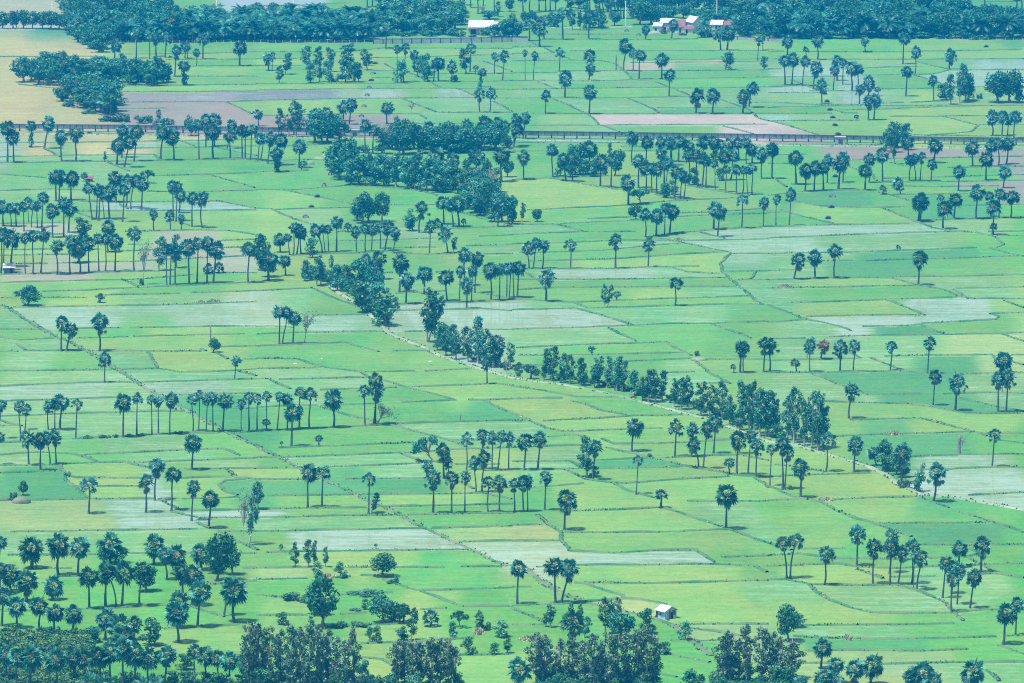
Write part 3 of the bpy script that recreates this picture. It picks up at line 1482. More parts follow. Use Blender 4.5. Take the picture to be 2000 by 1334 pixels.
# bunds between the paddies: polylines in the 4x enlargements, ';' between them
BUNDS = """
@00
0 445 480 440 740 440;980 424 1550 420 2000 405;1290 468 2000 462;1500 518 2000 513;1350 597 2000 597;870 676 1450 665 2000 662
820 720 1500 715 2000 712;900 800 1760 795 2000 788;1760 795 1970 890;930 850 1300 845;0 1115 830 1110 1400 1100 2000 1090
0 1040 900 1045 1440 1050;0 1225 500 1215 1200 1205 1250 1250;0 1272 830 1262 1300 1250 2000 1245;340 1160 470 1225;820 1262 1010 1334
1400 1100 1550 1150;1700 1155 2000 1215;830 1160 1550 1152 2000 1140;150 660 420 690 500 800 800 905 950 955
@01
0 408 700 405 1000 375 2000 380;0 460 320 458;900 452 1100 450 2000 425;0 515 350 512;860 555 1080 553;1000 500 1100 550;1250 580 1700 575 2000 575
900 610 1050 605;0 655 600 655 1200 650;1200 570 1350 630 1450 690;1500 640 2000 632;0 705 700 695 1430 690 2000 700;1430 690 1560 690 1740 760
0 785 700 770 1700 765 2000 768;1130 765 1400 875;1400 875 1450 880 2000 878;1850 790 2000 870;0 905 700 890 1280 890 1330 930;1200 965 2000 965
390 1120 560 1130;240 1140 530 1130;0 1260 380 1248 540 1250;760 1160 900 1170;700 1070 830 1070;1780 480 2000 560;1800 1190 2000 1190
0 48 340 42 700 24;340 42 560 96
@02
0 370 230 365;150 330 230 365 320 410 460 465;200 310 390 310 1000 312 1450 305;150 270 920 268;0 420 320 415;460 400 2000 398;0 478 480 470 700 475 800 495 870 555
920 492 2000 480;370 555 860 552;870 555 2000 548;1000 470 2000 460;0 570 350 570;890 560 930 620 1130 640 1220 680 1390 745;0 632 600 635 930 625;980 620 2000 603
200 640 350 695;0 700 600 690 1220 682;1260 690 2000 680;0 768 900 765 1400 755;330 775 600 895 680 975;900 765 1110 855 1150 880;1130 845 1750 840
1610 770 1830 850 1890 890;1750 800 2000 798;1800 840 2000 838;150 885 600 890 1200 888 2000 885;150 980 700 978 1400 975 2000 970;700 978 830 1030
1880 890 1930 930 2000 945;1650 985 1880 1045;0 1115 880 1115;0 1180 260 1180;850 1145 1100 1145;850 1180 1150 1180;150 90 2000 75
@03
0 385 120 400;0 405 1050 405 1980 388;0 458 380 465 1050 465 2000 460;0 540 100 538;640 535 1200 518;0 603 600 597;740 590 1280 580 1430 545;1150 480 1400 540
1430 545 2000 545;0 680 240 668 480 665;200 630 400 710;320 710 700 712;860 695 1300 690 1480 680 2000 680;1150 590 1480 690;0 725 420 728;0 798 420 820 720 818
860 808 1060 802;1110 800 1400 790;0 840 420 830 1400 825;500 855 600 885 700 885;0 888 500 885;550 860 860 855 1420 830 2000 825;0 945 700 940;950 910 1360 908 2000 900
1360 908 1640 980;1640 980 1580 1030 1250 1060;1650 975 2000 975;30 945 400 1055;1120 1055 1700 1065;0 1130 900 1130;0 1210 300 1205;640 1250 1000 1240 2000 1220
1400 1310 2000 1300;0 1280 170 1278;620 1300 720 1334;960 1270 1060 1290;900 18 2000 14
@10
0 30 380 60;0 160 400 145 640 155;1150 45 2000 20;1620 35 1990 135;1150 165 1480 170 2000 155;540 235 900 240;620 245 1440 245 1700 240 2000 295;930 265 1000 300
0 415 500 410;590 320 2000 310;600 330 780 390;1370 395 1470 430;980 480 1500 465 1780 470 2000 505;0 500 500 500;1000 580 1200 575;1700 550 2000 540;0 620 400 615
0 665 540 655;830 635 1180 620;0 730 370 728;440 725 1060 710 1440 690 1900 670;1700 605 2000 600;0 812 620 802 1060 790 1240 788;0 875 900 855 1080 850 1500 815
1600 800 2000 800;940 850 1080 905;330 945 700 935 1180 910 1750 885 1990 870;820 975 1400 960;1490 955 2000 940;0 995 160 1000 200 1050;330 995 680 995
90 1070 700 1060 1300 1050 2000 1025;0 1055 80 1080 200 1160 340 1240 440 1300;0 1240 330 1240;600 1235 940 1228;1010 1228 2000 1215;0 1300 150 1325 420 1310
600 1310 1000 1298;1040 1298 1900 1275
@11
0 10 370 5;0 150 250 155 700 120 1200 145 1420 195;230 155 500 210 750 265;0 298 110 300 300 380 430 420;150 305 740 290;1050 270 1400 270;1600 330 1850 400
1400 460 1880 440 2000 430;620 550 850 550 1380 530;640 480 700 475;1740 515 2000 505;1080 605 1400 600;1640 590 2000 580;280 665 560 650 750 650 1000 630
1070 650 1340 655 1560 650;1780 655 2000 650;1000 800 1060 798;1400 795 1450 790;0 940 440 918;1090 960 1480 940;1750 960 2000 1000
1080 1045 1480 1030 1900 1020 2000 1005;1080 1095 1560 1085 1750 1080 2000 1095;440 1130 870 1125;420 915 600 990 760 1050 880 1120;0 1220 120 1215 290 1225
0 1278 300 1265 700 1262 1000 1258;1160 1260 1300 1258;1750 1245 2000 1243
@12
0 75 280 60 640 45 1000 45;280 60 480 90 680 130 870 155;1120 190 1280 230 1360 240;1370 120 1740 185 1850 200;120 310 560 290 860 275 1160 245 1740 215
1300 335 1600 325 2000 295;590 380 1010 360;1020 375 1520 350 2000 335;380 415 1000 390;0 425 340 420;350 420 560 480;0 500 240 490 540 480 960 480
1100 515 1280 490 1600 460 2000 440;1450 480 1660 530;0 575 500 560 880 545 1280 550 1560 545 2000 535;1100 520 1300 555 1540 610 1700 640;60 645 700 625 1060 590 1300 570
130 710 820 690 1240 660 1680 635;1700 650 2000 650;1700 650 1630 730 1640 800 1760 890 1900 1020 1960 1045;60 770 800 768 1060 755 1250 755 1360 795 1620 805
1270 750 1460 750;0 850 200 855 800 850 1400 840 1690 838;110 800 220 870;50 930 360 915 1000 910 1360 905 1780 905;1640 790 2000 785;1740 855 2000 855
1900 790 1860 850;470 1030 820 1015 1300 1000 1860 980;0 1000 260 1020 460 1030 600 1075 1270 1055 1700 1045 1950 1045;0 1090 500 1075 730 1140 940 1210
0 1240 700 1220 1160 1200 1560 1195 1700 1185 2000 1180;1560 1200 1860 1310;740 1230 980 1334
@13
40 55 140 130;180 110 640 105;150 170 540 155 800 155 960 195 1140 250;0 195 150 180;800 30 850 80;870 95 2000 80;900 65 1450 50 2000 35;930 120 1300 130 1800 120
960 190 1340 185 1560 185;170 235 430 280 880 290 1080 285;880 290 1000 340 1160 400;0 300 110 310;0 330 150 325 330 375 500 415;1490 275 2000 265
0 440 500 425 1100 415;1160 395 1450 380 1720 375 2000 365;1160 400 1300 450 1430 475 1620 485;0 530 700 500 1200 485 1560 475;1620 485 1780 520 1840 580 1790 600
1720 480 2000 475;1790 510 2000 510;0 650 600 640 1200 620 1630 605;1730 605 1850 640 1990 670;270 712 660 705;760 705 1110 695 1500 685 1960 665;0 780 220 775
0 855 360 840 860 835 960 840 1150 890;980 830 1500 825 2000 815;0 920 300 915 1000 900 1190 900 1380 935 1500 985 1620 1000;1470 920 2000 910;1000 1005 1490 990
1620 1000 2000 1003;150 1035 600 1020 920 1010 1080 1070 1230 1130;0 1050 140 1100 290 1165;300 1140 700 1130 1230 1130;1450 930 1570 1000;1840 1015 1990 1075
1730 1120 1780 1115 2000 1110;1740 1120 1800 1140 1780 1165 1200 1195;0 1185 290 1165 450 1190 650 1250;740 1220 1190 1205 1360 1275;0 1312 290 1310
480 1300 940 1285 1800 1275 2000 1265;1830 1280 2000 1334
@20
0 80 150 78;190 72 660 72;700 75 1010 78 1570 78;1570 60 1610 75;1650 48 2000 35;130 20 190 70;0 232 480 228 890 222;940 218 1240 212 1400 240 1640 240 1800 232 2000 215
1150 85 1240 210;1690 90 1780 138;1890 140 2000 140;1850 235 2000 270;0 350 400 330 800 322 1160 318 1700 300 2000 295;0 465 350 458 920 440;1400 420 1600 410 2000 405
0 585 450 570 860 555 1250 545 1440 545;1820 525 2000 520;0 610 60 640 170 660;0 660 150 655;560 760 960 745 1400 715 1700 715;1870 710 2000 700;0 790 180 785
0 885 300 865 580 880 760 940;660 885 860 875 1500 845 1740 840 1870 890;0 970 480 965;490 958 760 945 980 945 1060 970 1180 990;1050 950 1500 930 2000 910
1440 998 1740 992 2000 990;0 1030 480 1010;460 950 500 1040 520 1090 600 1140 700 1230;520 1050 600 1065 1130 1070;1290 1070 1840 1055;1760 990 1850 1060 2000 1075
1910 1075 1760 1090 1710 1120 1760 1170 1860 1200;0 1240 700 1230 1200 1230;1240 1235 1380 1310 1560 1320 2000 1310;1420 1230 1860 1215;600 1130 1140 1130
@21
0 38 280 28 700 10 800 40 960 80;1070 75 1360 72;0 135 320 138 540 205;0 215 540 205 820 235 880 285;830 238 1240 232;1320 232 1680 215;180 298 780 282 880 285
0 295 100 292 180 340 260 370;500 380 1100 360;1000 305 1150 355 1350 400 1550 455;1220 355 1560 345 1860 330 2000 345;0 515 240 505 460 500 640 555 780 590 940 625
480 502 940 488;1140 478 1560 458;1660 460 1780 460 2000 450;1780 460 1900 520 2000 555;0 700 400 680 980 655;1030 645 1300 635 1600 625 2000 615
1030 650 1300 720 1500 770 1640 820;180 830 520 820 900 805 1220 790;1490 770 2000 770;210 905 600 890 1120 870 1300 945;1160 870 1620 840 2000 830;0 905 150 905
560 980 900 970 1290 950;1550 960 1900 960;0 990 360 985;0 1075 500 1080;700 1075 1400 1070;1560 1080 1700 1150;1780 1010 2000 1010;90 1205 760 1195
820 1195 1400 1190 1780 1185 2000 1230;0 1310 400 1300 860 1297;930 1290 1500 1280 2000 1270;1840 1145 2000 1140
@22
30 50 600 25 1200 8;1200 8 1320 70 1400 110;50 112 600 105 1000 95 1340 88;870 157 1400 135 1560 255 1700 330;1440 140 2000 142;0 190 250 185;1210 245 1430 240
1480 330 1700 320;0 350 250 385 490 435 830 435;0 445 390 445;460 465 560 490 720 545 910 575;240 620 700 600 1000 580 1330 575;0 555 150 620 260 680 400 705 800 690 1180 675
0 620 150 625;280 745 440 730 580 738;700 760 800 800 1200 795 1700 770;1600 665 1700 655;0 828 400 815 620 810;720 825 900 870 1080 910 1330 970 1460 990 1680 1025
0 940 440 935 550 990;640 930 1060 910;1200 910 1560 890 1800 885;1820 890 2000 930;60 1000 540 995;640 992 1000 985 1330 975;420 1000 580 1075 740 1100 870 1110 1200 1085 1700 1055
150 1138 560 1110;780 1100 900 1160 1110 1220;1520 1005 1780 1050 2000 1055;1900 1060 2000 1140;1370 1248 2000 1245;360 1325 800 1315 1170 1295;1200 1300 1300 1334
@23
0 150 330 142 720 135;460 40 640 90 730 130;910 118 1300 110 1750 105 1780 130;800 130 1000 210 1060 225;1880 155 2000 185;1900 105 2000 105;0 245 250 245 900 235 1070 228 1260 270
1500 255 2000 243;360 255 560 340 720 400 780 415;800 415 1280 408;1370 412 1700 400 2000 405;430 470 750 478 1100 485 1280 510 1500 555 1700 565 2000 558;1500 445 1800 510 1990 550
640 615 1080 600 1200 600 1400 655 1600 705 1700 740;520 745 900 725 1600 705;1660 718 2000 718;1800 770 2000 795;1100 900 1500 885 2000 880;1040 1005 1350 1000 1750 985 2000 982
0 1055 400 1040 800 1030;60 960 170 975;330 1000 440 1020;400 1240 800 1220 1180 1215 1400 1300;1560 1200 2000 1180;0 1130 60 1150 200 1220 300 1235;0 1242 240 1235
340 1238 420 1255 560 1334
@30
80 158 300 155 700 145 1540 135;1340 0 1560 50;1540 80 1640 130;1560 45 2000 48;1740 155 2000 152;1720 150 1800 200 2000 300;60 340 800 335;1000 325 1700 325
1890 325 2000 322;280 440 560 440;1890 440 2000 438;460 505 600 505;600 760 900 750 1090 735 1310 728 1500 740 1640 790 1740 820;1540 540 1700 550;1640 565 2000 540
1280 915 1560 895 1860 880;0 775 300 770
@31
0 48 560 35 1080 25;0 152 700 140 1330 130;1370 128 1700 120 2000 108;1180 25 2000 10;1580 235 2000 228;80 320 700 305 1300 298 1680 295;0 440 400 435
700 432 1470 432;1600 430 1920 428;0 530 270 520 400 520;480 515 740 505;820 495 960 500;0 650 180 670 320 690 400 705;0 810 400 805;640 650 800 640 1060 625
1000 530 1200 600 1290 620 1500 705 1620 740;1300 615 1740 600 2000 590;1620 740 2000 738;1280 760 1480 750;660 800 860 785;560 900 900 880 1180 870
820 1030 1300 1010 1700 985;830 1135 980 1150 1080 1200;1580 1120 1990 1110;900 1325 1000 1320
@32
0 105 240 100;180 20 280 100 380 155 400 230 450 305;410 160 1120 160 1600 142 1700 140;0 228 380 225;1280 0 1500 70 1700 135 1850 195 2000 245
450 305 800 320 1100 302 1430 298 1500 340 1570 395;190 430 500 415 1200 415 1560 408 1880 420 2000 470;1630 352 2000 345;570 555 1100 558 1600 545 2000 535
490 555 580 565 850 655 880 680;0 732 400 718 600 700 800 685 900 678 1000 685 1200 720;1280 888 1600 935 1780 970;1300 880 1500 875 2000 875;1420 1010 1650 1000
1240 1010 1360 1005;1170 1095 1300 1130 1540 1175;0 750 250 860;0 885 250 880;1120 1260 1280 1290;0 585 150 585
@33
560 0 700 60 880 110 940 130 1120 195;810 92 1300 90 1780 85;1500 0 1700 60 1850 110 1990 160;1200 255 1500 260 2000 255;0 240 180 300;180 290 600 290
0 345 240 330 540 365 700 365 1100 370 1440 355;0 425 540 405 700 430 1000 440 1300 425 2000 405;680 450 900 520;950 510 1300 505;1540 355 1640 320 1560 290
1540 350 1700 430 1780 480 2000 515;1580 490 1780 480;0 530 150 530 280 555 330 570 700 575 1000 570 1200 620 1400 720 1440 780;330 570 370 620 500 690 650 750 800 785 1050 795 1450 790
1450 790 1560 780 1700 765 1800 765;1450 785 1520 850;200 885 800 885 1450 870;200 970 400 985 1000 995 1780 975;1860 970 2000 965;290 1085 600 1080 1200 1085 1560 1070
1800 1045 2000 1110;290 1180 600 1185;880 1190 1300 1180 2000 1170;1700 1240 1800 1320
"""
# paddies: kind and a point inside, in the 4x enlargements
SEEDS = """
@00 y 200 320,t 250 255,k 150 40,y 100 500,y 200 800,y 400 890,g 1700 385,l 1500 445,g 1750 490,l 1700 560,g 1700 630,l 1200 700,p 1400 760,q 1200 825,q 1500 880,l 1900 830,y 400 1080,y 1000 1070,w 80 1135,m 500 1130,w 1100 1130,y 300 1185,y 700 1180,m 300 1240,g 400 1310,m 1000 1230,m 1350 1120,g 1700 1200,g 1500 1300,q 1700 940
@01 x 300 20,k 250 60,g 700 60,g 300 380,l 800 430,g 200 430,l 200 490,g 250 550,g 200 610,l 300 680,g 1000 580,p 300 740,w 1000 730,w 1500 730,l 300 830,l 900 830,m 1500 820,m 1900 830,q 100 930,q 900 930,q 680 940,g 1600 910,m 1390 915,g 800 1080,l 1100 400,g 1600 610,g 1800 670,g 400 1180,g 100 1300,g 1300 690,g 1900 740,x 100 15,g 1100 0,g 1600 0,g 1100 45
@02 g 300 60,g 300 290,g 700 350,g 700 440,m 380 440,g 600 520,m 600 595,g 400 510,k 1100 520,m 1400 520,g 1300 590,g 1600 640,g 500 660,m 1100 660,m 300 660,g 700 730,m 80 760,g 100 830,m 700 830,m 1250 800,m 1700 800,m 400 940,n 1200 930,n 1900 1010,g 1300 1010,m 450 1005,m 400 1070,g 400 1130,g 1100 1120,l 1000 1210,l 1500 30,l 1900 20,g 100 0,l 1400 50
@03 g 600 370,l 1500 400,l 1700 430,m 800 500,m 1400 500,w 1800 510,w 1750 600,g 900 560,m 500 630,w 600 690,w 700 700,w 300 690,m 300 750,g 1000 640,m 1050 730,g 700 830,g 250 860,m 300 910,w 60 915,l 1200 870,l 1200 970,l 1700 930,l 700 980,n 150 1010,l 1850 1020,q 700 1160,q 1800 1180,b 800 1260,b 1400 1255,q 150 1100,q 1950 1240,b 1600 1320,l 1200 780,m 1330 770,d 1900 40,d 1600 50
@10 g 200 70,m 750 50,m 200 110,m 400 190,g 300 360,k 300 460,l 1000 360,w 770 260,g 700 300,g 1300 100,g 1700 80,g 1200 200,g 1700 200,g 1900 250,l 1800 370,l 1000 520,k 1000 740,k 1700 720,k 1300 680,l 300 690,k 400 760,l 900 665,l 300 640,k 300 840,l 1150 830,l 700 900,g 200 920,g 1500 850,g 1300 930,l 600 1020,m 1300 1000,v 900 1130,v 1700 1130,l 60 1010,m 100 1150,g 150 1280,g 1000 1260,l 1300 1240
@11 g 300 80,g 800 200,l 200 200,l 150 400,m 450 330,g 900 150,g 1300 330,m 1200 510,g 700 520,g 800 580,g 1700 470,m 1800 610,g 1800 700,m 1350 880,g 1300 700,g 1300 1010,l 200 900,m 300 970,g 600 1080,w 1150 1170,w 1700 1170,v 600 1200,v 100 1120,g 150 1250,g 700 1300,m 1200 1300,g 1900 540,l 1600 690
@12 l 400 180,g 600 350,g 700 300,l 1500 180,m 150 460,g 700 450,g 1400 400,v 1700 490,v 1750 575,m 1400 500,m 900 580,g 700 610,g 1100 620,g 700 690,l 1200 730,v 700 800,m 1500 820,v 1850 720,d 1850 770,m 1850 880,g 700 950,m 1500 940,l 1200 960,g 1200 1020,w 500 1150,m 1300 1120,m 300 1290,g 1400 1260,g 1800 1230,m 1950 960
@13 g 300 60,d 600 220,g 300 130,b 1700 70,g 1300 150,g 1000 240,l 700 350,d 1300 330,g 1100 320,v 700 450,m 1000 550,m 1600 430,b 1900 540,d 1300 650,m 100 690,m 400 660,d 900 760,g 1500 750,m 1500 860,l 600 880,g 600 960,m 1700 960,w 1600 1050,w 1500 1120,l 600 1080,w 700 1160,g 100 1130,m 300 1230,g 1600 1230,d 1000 1240,l 1900 1040
@20 m 300 30,l 1000 40,m 350 100,g 500 160,m 1000 150,l 1500 170,m 500 270,m 1400 270,v 500 390,v 1500 350,m 800 500,m 300 630,d 1600 480,m 600 640,d 1800 600,m 1000 800,m 100 840,g 700 920,d 300 1000,d 300 1130,l 800 1010,l 800 1100,l 900 1180,w 1200 1270,a 400 1300,m 1800 950,g 1600 1020,l 1500 1090,d 1850 1130,g 1600 1280,g 1900 780,m 1300 900
@21 g 1000 130,g 400 80,l 200 180,m 500 250,m 500 330,m 60 330,l 1300 290,g 800 430,g 300 580,g 1300 550,l 1600 390,m 1600 660,g 700 740,g 700 850,m 700 920,m 1700 800,m 1100 1020,d 700 1130,d 1100 1130,g 200 950,g 500 1250,l 1300 1240,l 1700 890,l 1900 980,d 1750 560
@22 g 900 50,g 800 130,l 1700 200,m 1550 280,g 1700 60,l 300 520,l 200 400,g 700 500,l 700 640,m 150 690,g 700 740,m 900 850,g 300 780,m 300 870,d 900 950,l 900 1040,l 700 1180,l 1500 950,l 1500 1130,g 1200 860,m 1700 1290,m 150 960
@23 m 400 190,m 1000 170,d 1300 180,d 800 340,m 300 330,m 1800 300,l 700 530,d 1600 500,m 1900 480,l 1200 640,d 1000 650,d 1300 800,v 1500 940,w 1650 1090,l 600 1060,l 1000 1110,l 800 1270,b 100 1270,l 200 950,l 1700 610,b 1900 745,d 1400 1280,a 1950 130
@30 a 500 70,m 400 250,l 500 390,b 800 580,b 400 620,b 700 830,b 1500 830,b 1700 700,l 1500 980,l 300 480,m 1200 220,b 1500 1270,g 1950 380
@31 m 500 90,w 700 220,w 1200 220,g 1600 70,a 1700 170,v 1900 260,l 800 370,a 200 480,b 300 590,g 1600 520,l 1500 620,b 900 700,b 700 830,b 1700 660,l 1200 950,l 1000 1080,l 1700 1220,b 1700 830,l 400 750,l 1000 1230
@32 g 100 60,l 800 80,l 1100 230,v 200 300,w 900 360,l 1300 480,a 150 170,g 200 650,l 600 620,l 1300 700,a 1000 730,b 200 930,b 1250 950,b 1350 1060,b 1300 1200,a 1600 900,l 200 1250,m 1800 150,m 1880 120,g 700 850
@33 l 300 150,g 1500 40,d 1400 150,m 1600 580,m 300 600,m 800 650,g 1700 400,g 900 330,l 400 470,g 100 380,l 300 800,m 400 930,d 600 1040,a 900 1130,a 500 1180,v 1000 1220,m 1700 1200,a 1000 1280,g 1700 850,b 1950 450,b 1800 330,b 1900 1010
"""
# ---------------------------------------------------------------- the plain: one sheet, its crops read from the field seeds
rng = np.random.default_rng(7)
def bund_lines():
    cur = None; out = []
    for line in BUNDS.strip().splitlines():
        if line.startswith('@'): cur = line[1:].strip(); continue
        ox, oy, k = tile_frame(cur)
        for seg in line.split(';'):
            a = [float(q) for q in seg.split()]
            if len(a) >= 4:
                out.append([(ox + a[i] * k, oy + a[i + 1] * k) for i in range(0, len(a) - 1, 2)])
    return out
BL = bund_lines()
# roads and tracks: (name, width in metres, material, points)
TRACKS = [
 ('dirt_road', .85, [(640,556),(665,574),(700,594),(722,612),(745,636),(762,652),(790,664),(822,676),(850,690),(890,706),(930,718),(1000,738),(1045,745),(1092,750),(1160,762),(1210,773),(1240,781),(1300,797),(1350,810),(1390,820),(1440,840),(1500,862),(1548,868),(1600,883),(1660,900),(1700,912),(1733,928),(1752,944),(1800,966),(1876,974),(2000,996),(2060,1010)]),
 ('footpath', .35, [(0,596),(20,604),(50,624),(85,645),(110,658),(140,669),(175,689),(215,714),(250,735),(265,746),(300,767),(338,785),(375,808),(412,828),(440,843),(470,858),(500,870),(522,884),(545,893),(590,917),(632,936),(695,966),(715,978),(750,990),(770,1000),(800,1018),(833,1033),(865,1048),(890,1060),(925,1075),(960,1093),(990,1106)]),
 ('footpath', .7, [(1025,1108),(1062,1140),(1100,1160),(1150,1178),(1200,1188),(1240,1199),(1282,1208),(1312,1220),(1350,1250),(1376,1271),(1390,1281)]),
 ('dirt_track', 2.0, [(-40,261),(300,263),(690,270),(760,271),(1000,273.5),(1250,277),(1500,283),(2040,292)]),
 ('dirt_road', 3.0, [(-40,57.5),(60,56.5),(130,54.5),(180,53)]),
 ('dirt_road', 3.0, [(1066,54),(1120,54.5),(1180,53.5),(1234,52.5)]),
]
STEP = 2.5
X0, X1, Y0, Y1 = -80.0, 2080.0, -50.0, 1400.0
gx = np.arange(X0, X1 + .1, STEP); gy = np.arange(Y0, Y1 + .1, STEP)
NX, NY = len(gx), len(gy)
block = np.zeros((NY, NX), bool)
def draw(pts):
    for (xa, ya), (xb, yb) in zip(pts, pts[1:]):
        n = int(max(abs(xb - xa), abs(yb - ya)) / STEP * 2) + 1
        t = np.linspace(0, 1, n + 1)
        ix = np.round((xa + (xb - xa) * t - X0) / STEP).astype(int); iy = np.round((ya + (yb - ya) * t - Y0) / STEP).astype(int)
        ok = (ix >= 0) & (ix < NX) & (iy >= 0) & (iy < NY)
        block[iy[ok], ix[ok]] = True
        ok2 = ok & (ix + 1 < NX)
        block[iy[ok2], ix[ok2] + 1] = True
for pl in BL: draw(pl)
for _, _, pl in TRACKS: draw(pl)

CROP = {  # base colour and share of open water
 'g': (.105, .300, .050, .29), 'l': (.165, .330, .062, .24), 'b': (.085, .300, .040, .00), 'd': (.058, .245, .060, .22),
 'x': (.3, .35, .3, 1.0), 'q': (.195, .215, .135, .12), 'm': (.135, .310, .080, .47), 'v': (.180, .320, .125, .60), 'w': (.170, .310, .120, .68), 'p': (.170, .200, .150, .52),
 'y': (.290, .320, .105, .00), 'a': (.200, .335, .090, .24), 'n': (.325, .335, .235, .00), 'k': (.250, .310, .160, .12), 't': (.070, .260, .110, .05),
}
seeds = []
for line in SEEDS.strip().splitlines():
    ox, oy, k = tile_frame(line[1:3])
    for e in line[4:].split(','):
        t, sx, sy = e.split()
        seeds.append((t, ox + float(sx) * k, oy + float(sy) * k))
# every patch of ground goes to the seed it can reach first without crossing a bund
owner = np.full(NX * NY, -1, np.int32)
bl = block.ravel()
front = []
for i, (t, sx, sy) in enumerate(seeds):
    c = int(round((sy - Y0) / STEP)) * NX + int(round((sx - X0) / STEP))
    owner[c] = i; front.append(c)
front = np.array(front)
rounds = 0
def grow(front, steps, through):
    global owner
    while len(front) and steps > 0:
        steps -= 1
        nxt = []
        for d, lim in ((1, 'r'), (-1, 'l'), (NX, ''), (-NX, '')):
            c = front + d
            ok = (c >= 0) & (c < NX * NY)
            if lim == 'r': ok &= (front % NX) < NX - 1
            if lim == 'l': ok &= (front % NX) > 0
            src = front[ok]; c = c[ok]
            free = (owner[c] < 0)
            if not through: free &= ~bl[c]
            c, src = c[free], src[free]
            owner[c] = owner[src]
            nxt.append(c)
        front = np.unique(np.concatenate(nxt)) if nxt else np.array([], int)
grow(front, 4000, False)
# paddies that hold no seed: their own random crop
extra = []
kinds_free = ['g', 'l', 'g', 'm', 'd', 'g']
todo = np.flatnonzero((owner < 0) & ~bl)
while len(todo):
    c = int(todo[0]); sid = len(seeds)
    seeds.append((kinds_free[int(rng.integers(len(kinds_free)))], gx[c % NX], gy[c // NX]))
    owner[c] = sid
    grow(np.array([c]), 4000, False)
    todo = todo[owner[todo] < 0]
grow(np.flatnonzero(owner >= 0), 6, True)
owner[owner < 0] = 0
scol = np.array([CROP[t] for t, _, _ in seeds], float)
greens = np.array([t in 'glbdm' for t, _, _ in seeds]); mean_g = np.array(CROP['g'][:3])
scol[greens, :3] = mean_g + (scol[greens, :3] - mean_g) * .85
scol[:, :3] = scol[:, :3] * (.90, .80, .90) + (0, 0, .010)
jit = rng.uniform(.92, 1.08, (len(seeds), 1)); scol[:, :3] *= jit
scol[:, 0] *= rng.uniform(.88, 1.14, len(seeds))
cell = scol[owner].reshape(NY, NX, 4)
# where two crops meet without a bund between them they grade into each other
open_ = ~block
for _ in range(40):
    acc = cell.copy(); cnt = np.ones((NY, NX, 1))
    for dy, dx in ((0, 1), (0, -1), (1, 0), (-1, 0)):
        sh = np.roll(cell, (dy, dx), (0, 1)); okm = (np.roll(open_, (dy, dx), (0, 1)) & open_)[..., None]
        acc += sh * okm; cnt += okm
    cell = acc / cnt
# full sheet: the read part in the middle, coarse margins out to the horizon
ex = np.array([-9000, -6000, -3500, -2000, -1000, -500, -250, -140.]); fx = np.concatenate([ex, gx, 2000 - ex[::-1]])
fy = np.concatenate([[-700, -560, -420, -300, -200, -120, -80.], gy, [1500, 1700, 2100, 3000, 5000, 9000.]])
ax = np.clip(np.searchsorted(gx, fx), 0, NX - 1); ay = np.clip(np.searchsorted(gy, fy), 0, NY - 1)
colr = cell[np.ix_(ay, ax)].copy()
out = (fx < X0) | (fx > X1)
colr[:, out] = (.11, .30, .05, .1)
outy = (fy < Y0) | (fy > Y1)
colr[outy] = (.11, .30, .05, .1)
PX, PY = np.meshgrid(fx, fy)
cxx, cyy = (PX - 1000) / F, (667 - PY) / F
tt = H / -(-SP + cyy * CP)
V = np.stack([cxx * tt, (CP + cyy * SP) * tt, np.zeros_like(tt)], -1).reshape(-1, 3)
nx, ny = len(fx), len(fy)
me = bpy.data.meshes.new("paddy_plain")
ii = (np.arange(ny - 1)[:, None] * nx + np.arange(nx - 1)[None, :]).ravel()
Q = np.stack([ii, ii + nx, ii + nx + 1, ii + 1], 1)[:, ::1]
me.vertices.add(len(V)); me.vertices.foreach_set("co", V.ravel())
me.loops.add(Q.size); me.loops.foreach_set("vertex_index", Q.ravel().astype(np.int32))
me.polygons.add(len(Q)); me.polygons.foreach_set("loop_start", (np.arange(len(Q)) * 4).astype(np.int32))
me.update(calc_edges=True)
at = me.attributes.new("crop", 'FLOAT_COLOR', 'POINT')
at.data.foreach_set("color", colr.reshape(-1, 4).astype(np.float32).ravel())

